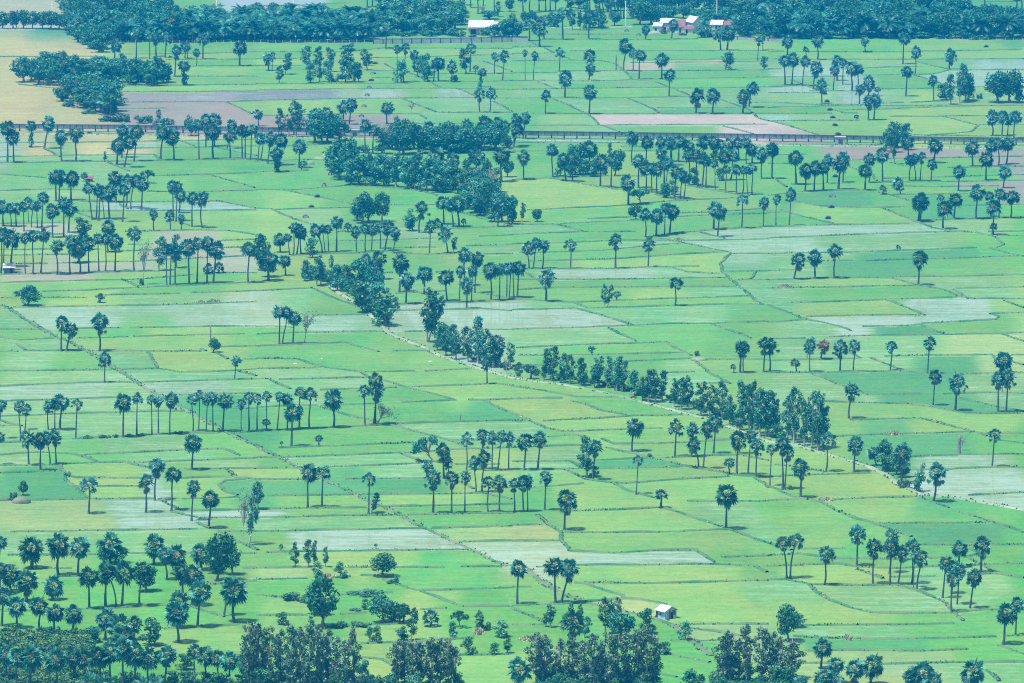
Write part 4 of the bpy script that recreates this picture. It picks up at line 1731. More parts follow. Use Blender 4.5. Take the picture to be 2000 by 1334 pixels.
def ground_material():
    m, nt, b = new_mat("paddies")
    L = nt.links.new; N = nt.nodes.new
    a = N("ShaderNodeAttribute"); a.attribute_name = "crop"
    geo = N("ShaderNodeNewGeometry")
    def noise(scale, detail, rough=.55, stretch=None):
        n = N("ShaderNodeTexNoise"); n.inputs["Scale"].default_value = scale; n.inputs["Detail"].default_value = detail; n.inputs["Roughness"].default_value = rough
        if stretch:
            mp = N("ShaderNodeMapping"); mp.inputs["Scale"].default_value = stretch; mp.inputs["Rotation"].default_value = (0, 0, R(9))
            L(geo.outputs["Position"], mp.inputs["Vector"]); L(mp.outputs[0], n.inputs["Vector"])
        else:
            L(geo.outputs["Position"], n.inputs["Vector"])
        return n.outputs["Fac"]
    def math_(op, x, y=None, clamp=False):
        k = N("ShaderNodeMath"); k.operation = op; k.use_clamp = clamp
        for i, q in enumerate((x, y)):
            if q is None: continue
            if isinstance(q, (int, float)): k.inputs[i].default_value = q
            else: L(q, k.inputs[i])
        return k.outputs[0]
    big = noise(.035, 4)            # thick and thin patches of seedlings
    fine = noise(1.3, 3, .7)        # the seedlings themselves
    mid = noise(.16, 4, .6)
    mott = noise(.42, 5, .72)                    # uneven stand of the young rice
    rows = noise(.10, 4, .6, (1.0, .35, 1))      # drilled bands
    streak = noise(1.0, 4, .65, (.055, .36, 1))  # long thin gaps along the rows
    v = math_('ADD', math_('ADD', math_('MULTIPLY', big, .38), math_('MULTIPLY', mott, .75)), math_('ADD', math_('MULTIPLY', fine, .62), math_('MULTIPLY', streak, .52)))
    mr = N("ShaderNodeMapRange"); mr.inputs["From Min"].default_value = .80; mr.inputs["From Max"].default_value = 1.47
    mr.inputs["To Min"].default_value = .68; mr.inputs["To Max"].default_value = 1.32; L(v, mr.inputs["Value"])
    hs = N("ShaderNodeHueSaturation"); L(a.outputs["Color"], hs.inputs["Color"]); L(mr.outputs[0], hs.inputs["Value"])
    hm = N("ShaderNodeMapRange"); hm.inputs["From Min"].default_value = .3; hm.inputs["From Max"].default_value = .7
    hm.inputs["To Min"].default_value = .478; hm.inputs["To Max"].default_value = .522; L(rows, hm.inputs["Value"]); L(hm.outputs[0], hs.inputs["Hue"])
    L(hs.outputs[0], b.inputs["Base Color"])
    b.inputs["Roughness"].default_value = .8; b.inputs["Specular IOR Level"].default_value = .15
    # open water between the seedlings
    wv = math_('ADD', math_('MULTIPLY', streak, .55), math_('ADD', math_('MULTIPLY', big, .22), math_('MULTIPLY', mott, .23)))
    thr = N("ShaderNodeMapRange"); thr.inputs["To Min"].default_value = .80; thr.inputs["To Max"].default_value = .30
    L(a.outputs["Alpha"], thr.inputs["Value"])
    d = math_('SUBTRACT', wv, thr.outputs[0])
    wm = N("ShaderNodeMapRange"); wm.interpolation_type = 'SMOOTHSTEP'
    wm.inputs["From Min"].default_value = -.08; wm.inputs["From Max"].default_value = .13; L(d, wm.inputs["Value"])
    cap = math_('MULTIPLY', wm.outputs[0], .74)
    water = N("ShaderNodeBsdfPrincipled")
    wc = N("ShaderNodeMixRGB"); wc.inputs[1].default_value = (.24, .35, .24, 1); wc.inputs[2].default_value = (.38, .48, .38, 1); L(streak, wc.inputs[0])
    L(wc.outputs[0], water.inputs["Base Color"])
    water.inputs["Roughness"].default_value = .05; water.inputs["IOR"].default_value = 1.33
    mx = N("ShaderNodeMixShader"); L(cap, mx.inputs[0]); L(b.outputs[0], mx.inputs[1]); L(water.outputs[0], mx.inputs[2])
    L(mx.outputs[0], nt.nodes["Material Output"].inputs["Surface"])
    return m
me.materials.append(ground_material())
plain_o = link_mesh("paddy_plain", me)
plain_o["kind"] = "structure"

# ---------------------------------------------------------------- bunds: low earth banks with grass on them
def resample(pts, step):
    P = [ground(x, y) for x, y in pts]; out = [P[0]]
    for a, b in zip(P, P[1:]):
        n = max(1, int((b - a).length / step))
        for i in range(1, n + 1): out.append(a.lerp(b, i / n))
    return out
br = random.Random(11)
def bund(pts, name="field_bund", width=.46, hgt=.34, grass=1.0, mat='bund'):
    P = resample(pts, 2.0)
    if len(P) < 3: P = [P[0], P[0].lerp(P[-1], .5), P[-1]]
    mb = MB(); rings = []; nrm = []
    ph = br.uniform(0, 99); dens = br.uniform(.55, 1.3) * grass
    for i, p in enumerate(P):
        d = (P[min(i + 1, len(P) - 1)] - P[max(i - 1, 0)]); d.z = 0; d.normalize()
        n = Vector((-d.y, d.x, 0)); nrm.append(n)
        s = i * 2.0 + ph
        off = .22 * math.sin(s * .13) + .12 * math.sin(s * .41 + 1) + br.uniform(-.10, .10)
        w = width * (1 + .25 * math.sin(s * .23 + 2) + br.uniform(-.2, .2)); h = hgt * (1 + .3 * math.sin(s * .31) + br.uniform(-.25, .25))
        c = p + n * off; P[i] = c
        e = .02 if 0 < i < len(P) - 1 else -.05
        rings.append([c - n * w + Vector((0, 0, -.05)), c - n * w * .45 + Vector((0, 0, h + e)), c + n * w * .4 + Vector((0, 0, h * .95 + e)), c + n * w + Vector((0, 0, -.05))])
    mb.grid(rings, 0, close=False, smooth=True)
    for i in range(len(P) - 1):
        clump = .5 + .5 * math.sin(i * .37 + ph) + .35 * math.sin(i * .11 + ph * 2)
        k = int(br.random() * 6 * dens * max(.2, clump) + 6 * dens)
        for _ in range(k):
            t = br.random(); c = P[i].lerp(P[i + 1], t) + nrm[i] * br.uniform(-1.0, 1.0) * width
            hh = br.uniform(.02, .26) * (1.0 + .9 * (clump > 1.1)); ww = br.uniform(.18, .42)
            a = br.uniform(0, math.pi); u = Vector((math.cos(a), math.sin(a), 0)) * ww
            tip = Vector((br.uniform(-.25, .25), br.uniform(-.25, .25), hh + .08))
            c.z = hgt * .35
            mb.face([c - u, c + u, c + tip], 2 if br.random() < .07 else 1)
    o = mb.build(name, [M[mat], M['bgrass'], M['straw']])
    o["kind"] = "structure"
    return o
for pl in BL: bund(pl)
for name, w, pts in TRACKS:
    P = resample(pts, 2.0); mb = MB(); rings = []
    for i, p in enumerate(P):
        d = (P[min(i + 1, len(P) - 1)] - P[max(i - 1, 0)]); d.z = 0; d.normalize(); n = Vector((-d.y, d.x, 0))
        ww = w * br.uniform(.47, .53); zz = .16
        c = p + n * br.uniform(-.05, .05)
        rings.append([c - n * (ww + .5) + Vector((0, 0, -.04)), c - n * ww + Vector((0, 0, zz)), c + Vector((0, 0, zz + .04)), c + n * ww + Vector((0, 0, zz)), c + n * (ww + .5) + Vector((0, 0, -.04))])
    mb.grid(rings, 0, close=False)
    for i in range(len(P) - 1):
        for _ in range(int(br.random() * 9)):
            s = br.choice((-1, 1)); d = (P[i + 1] - P[i]).normalized(); n = Vector((-d.y, d.x, 0))
            c = P[i].lerp(P[i + 1], br.random()) + n * s * (w * .5 + br.uniform(.1, .9)); c.z = .05
            a = br.uniform(0, math.pi); u = Vector((math.cos(a), math.sin(a), 0)) * br.uniform(.15, .4)
            mb.face([c - u, c + u, c + Vector((br.uniform(-.2, .2), br.uniform(-.2, .2), br.uniform(.12, .5)))], 1 if br.random() < .8 else 2)
    o = mb.build(name, [M['path' if name == 'footpath' else 'sand'], M['bgrass'], M['bgrass']]); o["kind"] = "structure"
# ---------------------------------------------------------------- sugar palms
def sph(r, el, az): return Vector((math.cos(el) * math.cos(az), math.cos(el) * math.sin(az), math.sin(el))) * r
def fan(mb, c, d, n, rad, seg, spread, rnd, m=0):
    s = n.cross(d).normalized(); n = d.cross(s).normalized()
    st = 2 * spread / seg
    for k in range(seg):
        a = -spread + st * (k + .5) + rnd.uniform(-.05, .05)
        def D(q): return d * math.cos(q) + s * math.sin(q)
        rr = rad * (1 - .22 * (abs(a) / spread) ** 2) * rnd.uniform(.86, 1.06)
        cup = n * rad * .10 * (abs(a) / spread)
        tip = c + D(a) * rr + cup - Vector((0, 0, rad * .22 * rnd.uniform(.4, 1.3)))
        mb.face([c, c + D(a - st * .55) * rr * .62 + cup * .6, tip, c + D(a + st * .55) * rr * .62 + cup * .6 - n * rad * .05], m)
def palm_crown(seed, style, leafm='palm'):
    rnd = random.Random(seed); mb = MB()
    if style == 'r':   n, lo, hi = 36, -66, 88
    elif style == 'o': n, lo, hi = 22, -28, 86
    elif style == 's': n, lo, hi = 30, -40, 86
    else:              n, lo, hi = 26, -35, 86
    g = math.pi * (3 - math.sqrt(5))
    lean = Vector((rnd.uniform(-.12, .12), rnd.uniform(-.12, .12), 0))
    for i in range(n):
        z0, z1 = math.sin(R(lo)), math.sin(R(hi))
        el = math.asin(z0 + (z1 - z0) * (i + .5) / n) + rnd.uniform(-.13, .13)
        az = i * g + rnd.uniform(-.35, .35)
        d = (sph(1, el, az) + lean).normalized()
        L = rnd.uniform(.42, .62) * (1.0 if style == 'r' else rnd.uniform(.85, 1.12))
        if el < R(-15): L *= 1.0
        p = d * L - Vector((0, 0, .06 * L))
        side = d.cross(Vector((0, 0, 1)))
        side = side.normalized() if side.length > .1 else Vector((1, 0, 0))
        nn = side.cross(d).normalized()
        nn = (Quaternion(d, rnd.uniform(-1.0, 1.0)) @ nn)
        fan(mb, p, (d + Vector((0, 0, -.12))).normalized(), nn, rnd.uniform(.44, .60), 8, R(105), rnd)
        w = .020
        u = side * w
        mb.face([-u, u, p * .8 + u * .7, p * .8 - u * .7], 1)
        u2 = nn * w
        mb.face([-u2, u2, p * .8 + u2 * .7, p * .8 - u2 * .7], 1)
    if style in 'so':      # a few long-stalked fronds hanging apart from the rest
        for i in range(rnd.randint(4, 7)):
            az = rnd.uniform(0, 6.28); d = sph(1, R(rnd.uniform(-70, -28)), az); L = rnd.uniform(.75, 1.15) if style == 's' else rnd.uniform(.6, .9)
            p = d * L; side = Vector((-math.sin(az), math.cos(az), 0)); u = side * .022
            fan(mb, p, Vector((d.x * .4, d.y * .4, -1)).normalized(), Quaternion(d, rnd.uniform(-1.2, 1.2)) @ side.cross(d), rnd.uniform(.30, .44), 7, R(100), rnd)
            mb.face([-u, u, p + u * .6, p - u * .6], 1)
    return mb.mesh("crown", [M[leafm], M['petiole']])
def dead_skirt(seed):
    rnd = random.Random(seed); mb = MB()
    for i in range(15):
        az = rnd.uniform(0, 6.28); el = R(rnd.uniform(-86, -48)); d = sph(1, el, az)
        L = rnd.uniform(.35, .85); p = d * L
        side = d.cross(Vector((0, 0, 1))).normalized(); nn = Quaternion(d, rnd.uniform(-1.4, 1.4)) @ side.cross(d)
        fan(mb, p, Vector((d.x * .3, d.y * .3, -1)).normalized(), nn, rnd.uniform(.34, .5), 6, R(70), rnd)
        u = side * .02
        mb.face([-u, u, p + u, p - u], 0)
    return mb.mesh("dead_fronds", [M['dead']])
def leaf_quads(mb, blobs, count, size, rnd, zk=1.0, droop=0.0, m=0, ragged=.5):
    """leaf clumps over and through a set of blobs; every clump two crossed ragged faces"""
    wts = [b[1] ** 2 for b in blobs]
    for _ in range(count):
        c, r = rnd.choices(blobs, wts)[0]
        d = Vector((rnd.gauss(0, 1), rnd.gauss(0, 1), rnd.gauss(0, 1))).normalized()
        q = c + d * r * (1.08 - ragged * rnd.random() ** 2)
        nrm = (d * .9 + Vector((rnd.gauss(0, .6), rnd.gauss(0, .6), rnd.gauss(.25, .6)))).normalized()
        u = nrm.orthogonal().normalized(); v = nrm.cross(u)
        a = rnd.uniform(0, 6.28); u, v = u * math.cos(a) + v * math.sin(a), v * math.cos(a) - u * math.sin(a)
        if droop: v = (v + Vector((0, 0, -droop))).normalized(); u = (u - v * u.dot(v)).normalized()
        s = size * rnd.uniform(.6, 1.35)
        w = s * rnd.uniform(.5, .9)
        pts = [q - v * s, q + u * w * .8 - v * s * .1, q + v * s * rnd.uniform(.7, 1.2), q - u * w + v * s * .15]
        mb.face([(p.x, p.y, p.z * zk) for p in pts], m)
def ivy_mesh(seed):
    rnd = random.Random(seed); mb = MB()
    blobs = [(Vector((math.cos(i) * .1, math.sin(i * 1.7) * .1, .05 + i * .075)), .16 + .05 * math.sin(i * 1.3)) for i in range(10)]
    for b in blobs: leaf_quads(mb, [b], 26, .075, rnd)
    return mb.mesh("vine", [M['bushy']])
def palm_trunk_mesh(seed):
    rnd = random.Random(seed); mb = MB(); b = rnd.uniform(-1.6, 1.6); s = rnd.uniform(.9, 1.25)
    prof = [(0, 1.9 * s), (.03, 1.45 * s), (.08, 1.2 * s), (.2, 1.05 * s), (.35, .95 * s), (.5, .86), (.65, .84), (.80, .8), (.93, 1.0), (1.0, 1.3)]
    mb.grid([[(math.cos(t) * r + b * math.sin(3.1416 * z) * (1 - z * .5), math.sin(t) * r + .6 * b * math.sin(6.28 * z), z) for t in [2 * math.pi * j / 8 for j in range(8)]] for z, r in prof], cap=True)
    return mb.mesh("trunk", [M['ptrunk']])
def curved_trunk_mesh(base, top, r, bow):
    mb = MB(); n = 9; pts = []; rad = []
    ax = top - base
    for i in range(n):
        t = i / (n - 1)
        pts.append(base + ax * t + bow * math.sin(math.pi * t) * (1 - .35 * t)); rad.append(r * (1.7 if i == 0 else 1.1 if i == 1 else 1 - .2 * t))
    mb.tube(pts, rad, 8)
    return mb.mesh("trunk", [M['ptrunk']])

PC = {'r': [palm_crown(100 + i, 'r') for i in range(5)], 'o': [palm_crown(200 + i, 'o') for i in range(4)],
      's': [palm_crown(300 + i, 's') for i in range(4)], 'y': [palm_crown(400 + i, 'y') for i in range(3)]}
PC['v'] = PC['r']
BROWN = palm_crown(501, 'r', 'brownpalm')
SKIRT = [dead_skirt(600 + i) for i in range(4)]
IVY = [ivy_mesh(700 + i) for i in range(2)]
PT = [palm_trunk_mesh(800 + i) for i in range(5)]
KC = {'r': .59, 'o': .50, 's': .52, 'y': .56, 'v': .57}
ADJ = {'r': 'round-crowned', 'o': 'open-crowned', 's': 'ragged', 'y': 'young', 'v': 'vine-clad'}

def read_rows(text):
    cur = None; ph = ''; rows = []
    for line in text.strip().splitlines():
        if line.startswith('@'): cur = line[1:].strip(); continue
        if line.startswith('#'): ph = line[1:].strip(); continue
        rows.append((cur, ph, line.split()))
    return rows
palms = []
for tg, ph, a in read_rows(PALMS):
    ox, oy, k = tile_frame(tg)
    x, yt, xb, yb, w = [float(q) for q in a[:5]]
    palms.append(dict(ph=ph, x=ox + x * k, yt=oy + yt * k, xb=ox + xb * k, yb=oy + yb * k, w=w * k, st=a[5][0], curve='c' in a[5][1:]))
by = {}
for p in palms: by.setdefault(p['ph'], []).append(p)
for ph, ps in by.items():
    ps.sort(key=lambda p: p['x'])
    for i, p in enumerate(ps): p['n'] = i; p['of'] = len(ps)
grown = sorted([p for p in palms if p['st'] != 'y'], key=lambda p: -p['w'] * (1 if p['yb'] < 1340 else .6))
for i, p in enumerate(grown): p['stuff'] = i >= 300
pr = random.Random(3)
STUFF = {}
def place_palm(p):
    st = p['st']; base = ground(p['xb'], p['yb'])
    k = ppm(base); wm = p['w'] / k
    yc = p['yt'] + KC[st] * p['w'] * (1.05 if st == 'r' else 1)
    hz = max(.8, height_at(base, yc))
    dx = (p['x'] - p['xb']) / k
    top = Vector((base.x + dx, base.y + pr.uniform(-.6, .6), hz))
    rt = .056 * wm * (1.0 if st != 'y' else 1.3)
    crown_me = pr.choice(PC[st]) if not (1598 < p['x'] < 1615 and 640 < p['yt'] < 670) else BROWN
    sc = wm / 2 * (1.20 if st != 'y' else 1.08)
    spin = pr.uniform(0, 6.28); tilt = (pr.uniform(-.12, .12), pr.uniform(-.12, .12))
    ax = top - base; rq = ax.to_track_quat('Z', 'Y')
    parts = []      # name, mesh, local matrix
    if p['curve']:
        bow = Vector((-dx * .35 if abs(dx) > .3 else .7 * (1 if pr.random() < .5 else -1), 0, 0))
        parts.append(('trunk', curved_trunk_mesh(Vector((0, 0, -.1)), ax, rt, bow), Matrix.Identity(4)))
    else:
        parts.append(('trunk', pr.choice(PT), Matrix.LocRotScale(Vector((0, 0, -.1)), rq @ Quaternion((0, 0, 1), pr.uniform(0, 6.28)), Vector((rt, rt, ax.length + .1)))))
    zs = pr.uniform(1.0, 1.24) if st == 'r' else pr.uniform(.9, 1.12)
    parts.append(('crown', crown_me, Matrix.LocRotScale(ax, Quaternion((0, 0, 1), spin) @ Quaternion((1, 0, 0), tilt[0]) @ Quaternion((0, 1, 0), tilt[1]), Vector((sc, sc, sc * zs)))))
    if st == 's' or (st == 'r' and pr.random() < .10):
        parts.append(('dead_fronds', pr.choice(SKIRT), Matrix.LocRotScale(ax - Vector((0, 0, sc * .25)), Quaternion((0, 0, 1), spin + 1), Vector((sc * .72, sc * .72, sc * pr.uniform(.85, 1.2))))))
    if st == 'v':
        parts.append(('vine', pr.choice(IVY), Matrix.LocRotScale(Vector((0, 0, 0)), rq, Vector((wm * 1.0, wm * 1.0, ax.length * .85)))))
    if p.get('stuff'):
        for nm, mm, mt in parts: STUFF.setdefault(0, []).append((mm, Matrix.Translation(base) @ mt))
        return
    young = st == 'y'
    root = empty("young_palm" if young else "sugar_palm", base)
    lean = abs(ax.x) > .18 * ax.z or p['curve']
    adj = ADJ[st]
    if lean and not young: adj = 'leaning'
    kindword = 'palm' if young else 'sugar palm'
    lab = f"{adj} {kindword} {p['ph']}" if p['of'] == 1 else f"{adj} {kindword}, {ORD[min(p['n'], 19)]} from left {p['ph']}"
    tag(root, lab, "palm tree", ("young palms " if young else "sugar palms ") + p['ph'])
    for nm, mm, mt in parts:
        o = link_mesh(nm, mm, root); o.matrix_local = mt
        if crown_me is BROWN and nm == 'crown': o['label'] = 'withered brown crown'
for p in palms: place_palm(p)
def join_stuff(name, items):
    vs, ls, lt, mi, mats = [], [], [], [], []
    base = 0
    for mm, mt in items:
        n = len(mm.vertices); co = np.empty(n * 3, np.float32); mm.vertices.foreach_get("co", co); co = co.reshape(-1, 3)
        A = np.array(mt); co = co @ A[:3, :3].T + A[:3, 3]
        lv = np.empty(len(mm.loops), np.int32); mm.loops.foreach_get("vertex_index", lv)
        tot = np.empty(len(mm.polygons), np.int32); mm.polygons.foreach_get("loop_total", tot)
        idx = np.empty(len(mm.polygons), np.int32); mm.polygons.foreach_get("material_index", idx)
        rem = []
        for q in mm.materials:
            if q not in mats: mats.append(q)
            rem.append(mats.index(q))
        vs.append(co); ls.append(lv + base); lt.append(tot); mi.append(np.array(rem, np.int32)[idx]); base += n
    vs = np.concatenate(vs); ls = np.concatenate(ls); lt = np.concatenate(lt); mi = np.concatenate(mi)
    me = bpy.data.meshes.new(name)
    me.vertices.add(len(vs)); me.vertices.foreach_set("co", vs.ravel())
    me.loops.add(len(ls)); me.loops.foreach_set("vertex_index", ls)
    me.polygons.add(len(lt)); me.polygons.foreach_set("loop_start", np.concatenate([[0], np.cumsum(lt)[:-1]]).astype(np.int32))
    for q in mats: me.materials.append(q)
    me.polygons.foreach_set("material_index", mi)
    me.update(calc_edges=True)
    return link_mesh(name, me)
if STUFF.get(0):
    o = join_stuff("palm_grove", STUFF[0])
    tag(o, "smaller sugar palms farther off across the paddies", "palm trees", None, "stuff")

# ---------------------------------------------------------------- other trees: unit meshes (width 1, height 1), scaled to what the photograph shows
def limbs(mb, rnd, H_, top, n, r0, spread, m=0, lean=0.0):
    """a tapered trunk with n limbs reaching into the crown (real proportions, height H_)"""
    pts = [Vector((0, 0, -.02 * H_))]
    for i in range(1, 6):
        t = i / 5; pts.append(Vector((lean * t + rnd.uniform(-.02, .02), rnd.uniform(-.02, .02), top * H_ * t)))
    mb.tube(pts, [r0 * (1.5 if i == 0 else 1 - .75 * i / 5) for i in range(6)], 6, m)
    for k in range(n):
        i = rnd.randint(2, 4); a = rnd.uniform(0, 6.28); st = pts[i]
        e = st + Vector((math.cos(a) * spread * rnd.uniform(.5, 1), math.sin(a) * spread * rnd.uniform(.5, 1), H_ * rnd.uniform(.12, .32)))
        mid = st.lerp(e, .5) + Vector((0, 0, -.03 * H_))
        mb.tube([st, mid, e], [r0 * .5, r0 * .35, r0 * .12], 5, m)
def make_tree(kind, seed, leafm, barkm):
    rnd = random.Random(seed); c = MB(); t = MB()
    if kind == 'E':
        Hh = 2.5; blobs = []
        for i in range(30):
            z = .24 + .73 * (i / 29) ** .9; env = .38 * math.sin(math.pi * min(1, max(.12, (z - .18) / .86))) ** .6
            a = rnd.uniform(0, 6.28); rr = env * rnd.uniform(.25, 1.0)
            blobs.append((Vector((math.cos(a) * rr, math.sin(a) * rr, z * Hh)), rnd.uniform(.13, .22) * (1 - .35 * z)))
        leaf_quads(c, blobs, 1500, .052, rnd, 1 / Hh, .6, ragged=.8)
        limbs(t, rnd, Hh, .93, 6, .045, .30)
    elif kind == 'B':
        Hh = 1.15; blobs = []
        for i in range(26):
            d = Vector((rnd.gauss(0, 1), rnd.gauss(0, 1), rnd.gauss(0, 1))).normalized()
            blobs.append((Vector((d.x * .33, d.y * .33, .62 * Hh + d.z * .30 * Hh)) * 1.0, rnd.uniform(.13, .21)))
        leaf_quads(c, blobs, 1500, .046, rnd, 1 / Hh, .15, ragged=.4)
        limbs(t, rnd, Hh, .62, 7, .05, .32)
    elif kind == 'L':
        Hh = 1.5; blobs = []
        for i in range(22):
            z = rnd.uniform(.16, .92); env = .36 * math.sin(math.pi * (z * .85 + .1)) ** .5
            a = rnd.uniform(0, 6.28); rr = env * rnd.uniform(.2, 1.05)
            blobs.append((Vector((math.cos(a) * rr, math.sin(a) * rr, z * Hh)), rnd.uniform(.10, .20)))
        leaf_quads(c, blobs, 1150, .052, rnd, 1 / Hh, .3)
        limbs(t, rnd, Hh, .8, 6, .035, .28)
    elif kind == 'F':
        Hh = .62; blobs = []
        for i in range(24):
            a = rnd.uniform(0, 6.28); rr = math.sqrt(rnd.random()) * .42
            blobs.append((Vector((math.cos(a) * rr, math.sin(a) * rr, Hh * (.86 - .22 * (rr / .42) ** 2) + rnd.uniform(-.03, .03))), rnd.uniform(.06, .10)))
        leaf_quads(c, blobs, 1150, .032, rnd, 1 / Hh, 0, ragged=.7)
        limbs(t, rnd, Hh, .6, 3, .03, .15)
        for b, r in blobs[:16]: t.tube([(0, 0, Hh * .38), (b.x * .5, b.y * .5, Hh * .62), tuple(b)], [.016, .012, .005], 5)
    elif kind == 'D':
        Hh = 1.4
        limbs(t, rnd, Hh, .8, 5, .03, .25)
        tips = []
        for k in range(26):
            a = rnd.uniform(0, 6.28); st = Vector((0, 0, Hh * rnd.uniform(.28, .7)))
            e = Vector((math.cos(a) * rnd.uniform(.2, .47), math.sin(a) * rnd.uniform(.2, .47), Hh * rnd.uniform(.6, 1)))
            mid = st.lerp(e, .55) + Vector((0, 0, .05)); t.tube([st, mid, e], [.016, .010, .004], 4); tips += [(e, .09), (mid, .07)]
        leaf_quads(c, tips, 420, .030, rnd, 1 / Hh, .3)
    elif kind == 'S':
        Hh = .7; blobs = []
        for i in range(13):
            a = rnd.uniform(0, 6.28); rr = math.sqrt(rnd.random()) * .38
            blobs.append((Vector((math.cos(a) * rr, math.sin(a) * rr, Hh * rnd.uniform(.15, .72 - .4 * rr))), rnd.uniform(.10, .19)))
        leaf_quads(c, blobs, 520, .060, rnd, 1 / Hh, -.2)
        for k in range(6):
            a = rnd.uniform(0, 6.28); t.tube([(0, 0, -.02), (math.cos(a) * .12, math.sin(a) * .12, .25), (math.cos(a) * .28, math.sin(a) * .28, .5)], [.02, .014, .005], 4)
    elif kind == 'C':
        Hh = 1.3; hub = Vector((.05, 0, .60 * Hh))
        for k in range(26):
            az = k * 2.4 + rnd.uniform(-.3, .3); el = R(rnd.uniform(-12, 80)); L = rnd.uniform(.50, .68)
            d = sph(1, el, az); side = Vector((-math.sin(az), math.cos(az), 0)); prev = hub; dirn = d.copy()
            n = 8
            for i in range(n):
                nd = (dirn + Vector((0, 0, -.17))).normalized(); q = prev + nd * (L / n)
                w = .125 * math.sin(math.pi * min(.97, .12 + .85 * (i + .5) / n)) ** .7
                for s in (-1, 1):
                    out_ = side * s * w + nd * w * .55 - Vector((0, 0, w * .62))
                    c.face([prev, q, q + out_ * rnd.uniform(.85, 1.1)], 0); c.face([prev, q, prev.lerp(q, .5) + out_ * rnd.uniform(.7, 1.1)], 0)
                prev, dirn = q, nd
        pts = [Vector((0, 0, -.02)), Vector((.0, 0, .25 * Hh)), Vector((.03, 0, .5 * Hh)), hub]
        t.tube(pts, [.035, .026, .022, .02], 7)
        c.v = [(p[0], p[1], p[2] / Hh) for p in c.v]
    if kind not in ('C',):
        pass
    t.v = [(p[0], p[1], p[2] / Hh) for p in t.v]
    return c.mesh("crown", [M[leafm]]), t.mesh("trunk", [M[barkm]])
LIB = {
 'E': [make_tree('E', 10 + i, 'euca', 'palebark') for i in range(6)],
 'G': [make_tree('E', 30 + i, 'grey', 'palebark') for i in range(5)],
 'B': [make_tree('B', 50 + i, 'broad', 'bark') for i in range(5)],
 'L': [make_tree('L', 70 + i, 'bushy', 'bark') for i in range(6)],
 'F': [make_tree('F', 90 + i, 'broad', 'bark') for i in range(2)],
 'D': [make_tree('D', 110 + i, 'grey', 'palebark') for i in range(3)],
 'S': [make_tree('S', 130 + i, 'scrub', 'bark') for i in range(5)],
 'Y': [make_tree('S', 150 + i, 'yellow', 'bark') for i in range(4)],
 'C': [make_tree('C', 170 + i, 'coco', 'bark') for i in range(6)],
}
TN = {'E': ('slim_tree', 'tall slim tree', 'tree'), 'G': ('slim_tree', 'tall grey-leaved tree', 'tree'), 'B': ('broadleaf_tree', 'dark broad-crowned tree', 'tree'),
      'L': ('bushy_tree', 'leafy light-green tree', 'tree'), 'F': ('spreading_tree', 'flat-topped spreading tree', 'tree'), 'D': ('sparse_tree', 'sparse bare-branched tree', 'tree'),
      'S': ('shrub', 'low shrub', 'shrub'), 'Y': ('shrub', 'yellow-green shrub', 'shrub'), 'C': ('coconut_palm', 'feathery coconut palm', 'palm tree')}
tr = random.Random(5)
def place_tree(kind, x, yt, xb, yb, w, label, group):
    base = ground(xb, yb); k = ppm(base)
    hz = max(.5, height_at(base, yt)); wm = w / k * {'E': 1.12, 'G': 1.35, 'L': 1.15, 'S': 1.15, 'Y': 1.2}.get(kind, 1.0)
    cm, tm = tr.choice(LIB[kind]); nm, _, cat = TN[kind]
    root = empty(nm, base, tr.uniform(0, 6.28))
    tag(root, label, cat, group)
    lean = Matrix.Identity(4)
    dx = (x - xb) / k
    if abs(dx) > .3 and kind not in 'S':
        # lean the plant so that its crown stands where the photograph has it
        ang = math.atan2(dx, hz * .6)
        lean = Matrix.Rotation(max(-.5, min(.5, ang)), 4, Vector((math.sin(root.rotation_euler.z), math.cos(root.rotation_euler.z), 0)))
    sc = Matrix.Diagonal((wm * 1.06, wm * 1.06, hz, 1))
    for pn, mm in (('foliage' if kind in 'SY' else 'crown', cm), ('stem' if kind in 'SY' else 'trunk', tm)):
        o = link_mesh(pn, mm, root); o.matrix_local = lean @ sc
rows = []
for tg, ph, a in read_rows(TREES):
    ox, oy, k = tile_frame(tg)
    x, yt, xb, yb, w = [float(q) for q in a[1:6]]
    kd = 'G' if a[0] == 'E' and 'grey-leaved' in ph else a[0]
    rows.append(dict(kind=kd, ph=ph, x=ox + x * k, yt=oy + yt * k, xb=ox + xb * k, yb=oy + yb * k, w=w * k))
by = {}
for r_ in rows: by.setdefault((r_['ph'], r_['kind']), []).append(r_)
for (ph, kd), rs in by.items():
    rs.sort(key=lambda r_: r_['x'])
    for i, r_ in enumerate(rs):
        d = TN[kd][1]
        lab = f"{d} {ph}" if len(rs) == 1 else f"{d}, {ORD[min(i, 19)]} from left {ph}"
        place_tree(kd, r_['x'], r_['yt'], r_['xb'], r_['yb'], r_['w'], lab, f"{d}s {ph}")
def inside(x, y, poly):
    c = False
    for i in range(len(poly)):
        (x1, y1), (x2, y2) = poly[i], poly[i - 1]
        if (y1 > y) != (y2 > y) and x < (x2 - x1) * (y - y1) / (y2 - y1) + x1: c = not c
    return c
def cover(kind, x, y, h, w):
    base = ground(x, y); k = ppm(base); cm, tm = tr.choice(LIB[kind])
    return (cm, Matrix.Translation(base) @ Matrix.Rotation(tr.uniform(0, 6.28), 4, 'Z') @ Matrix.Diagonal((w / k, w / k, max(.4, height_at(base, y - h)), 1)))
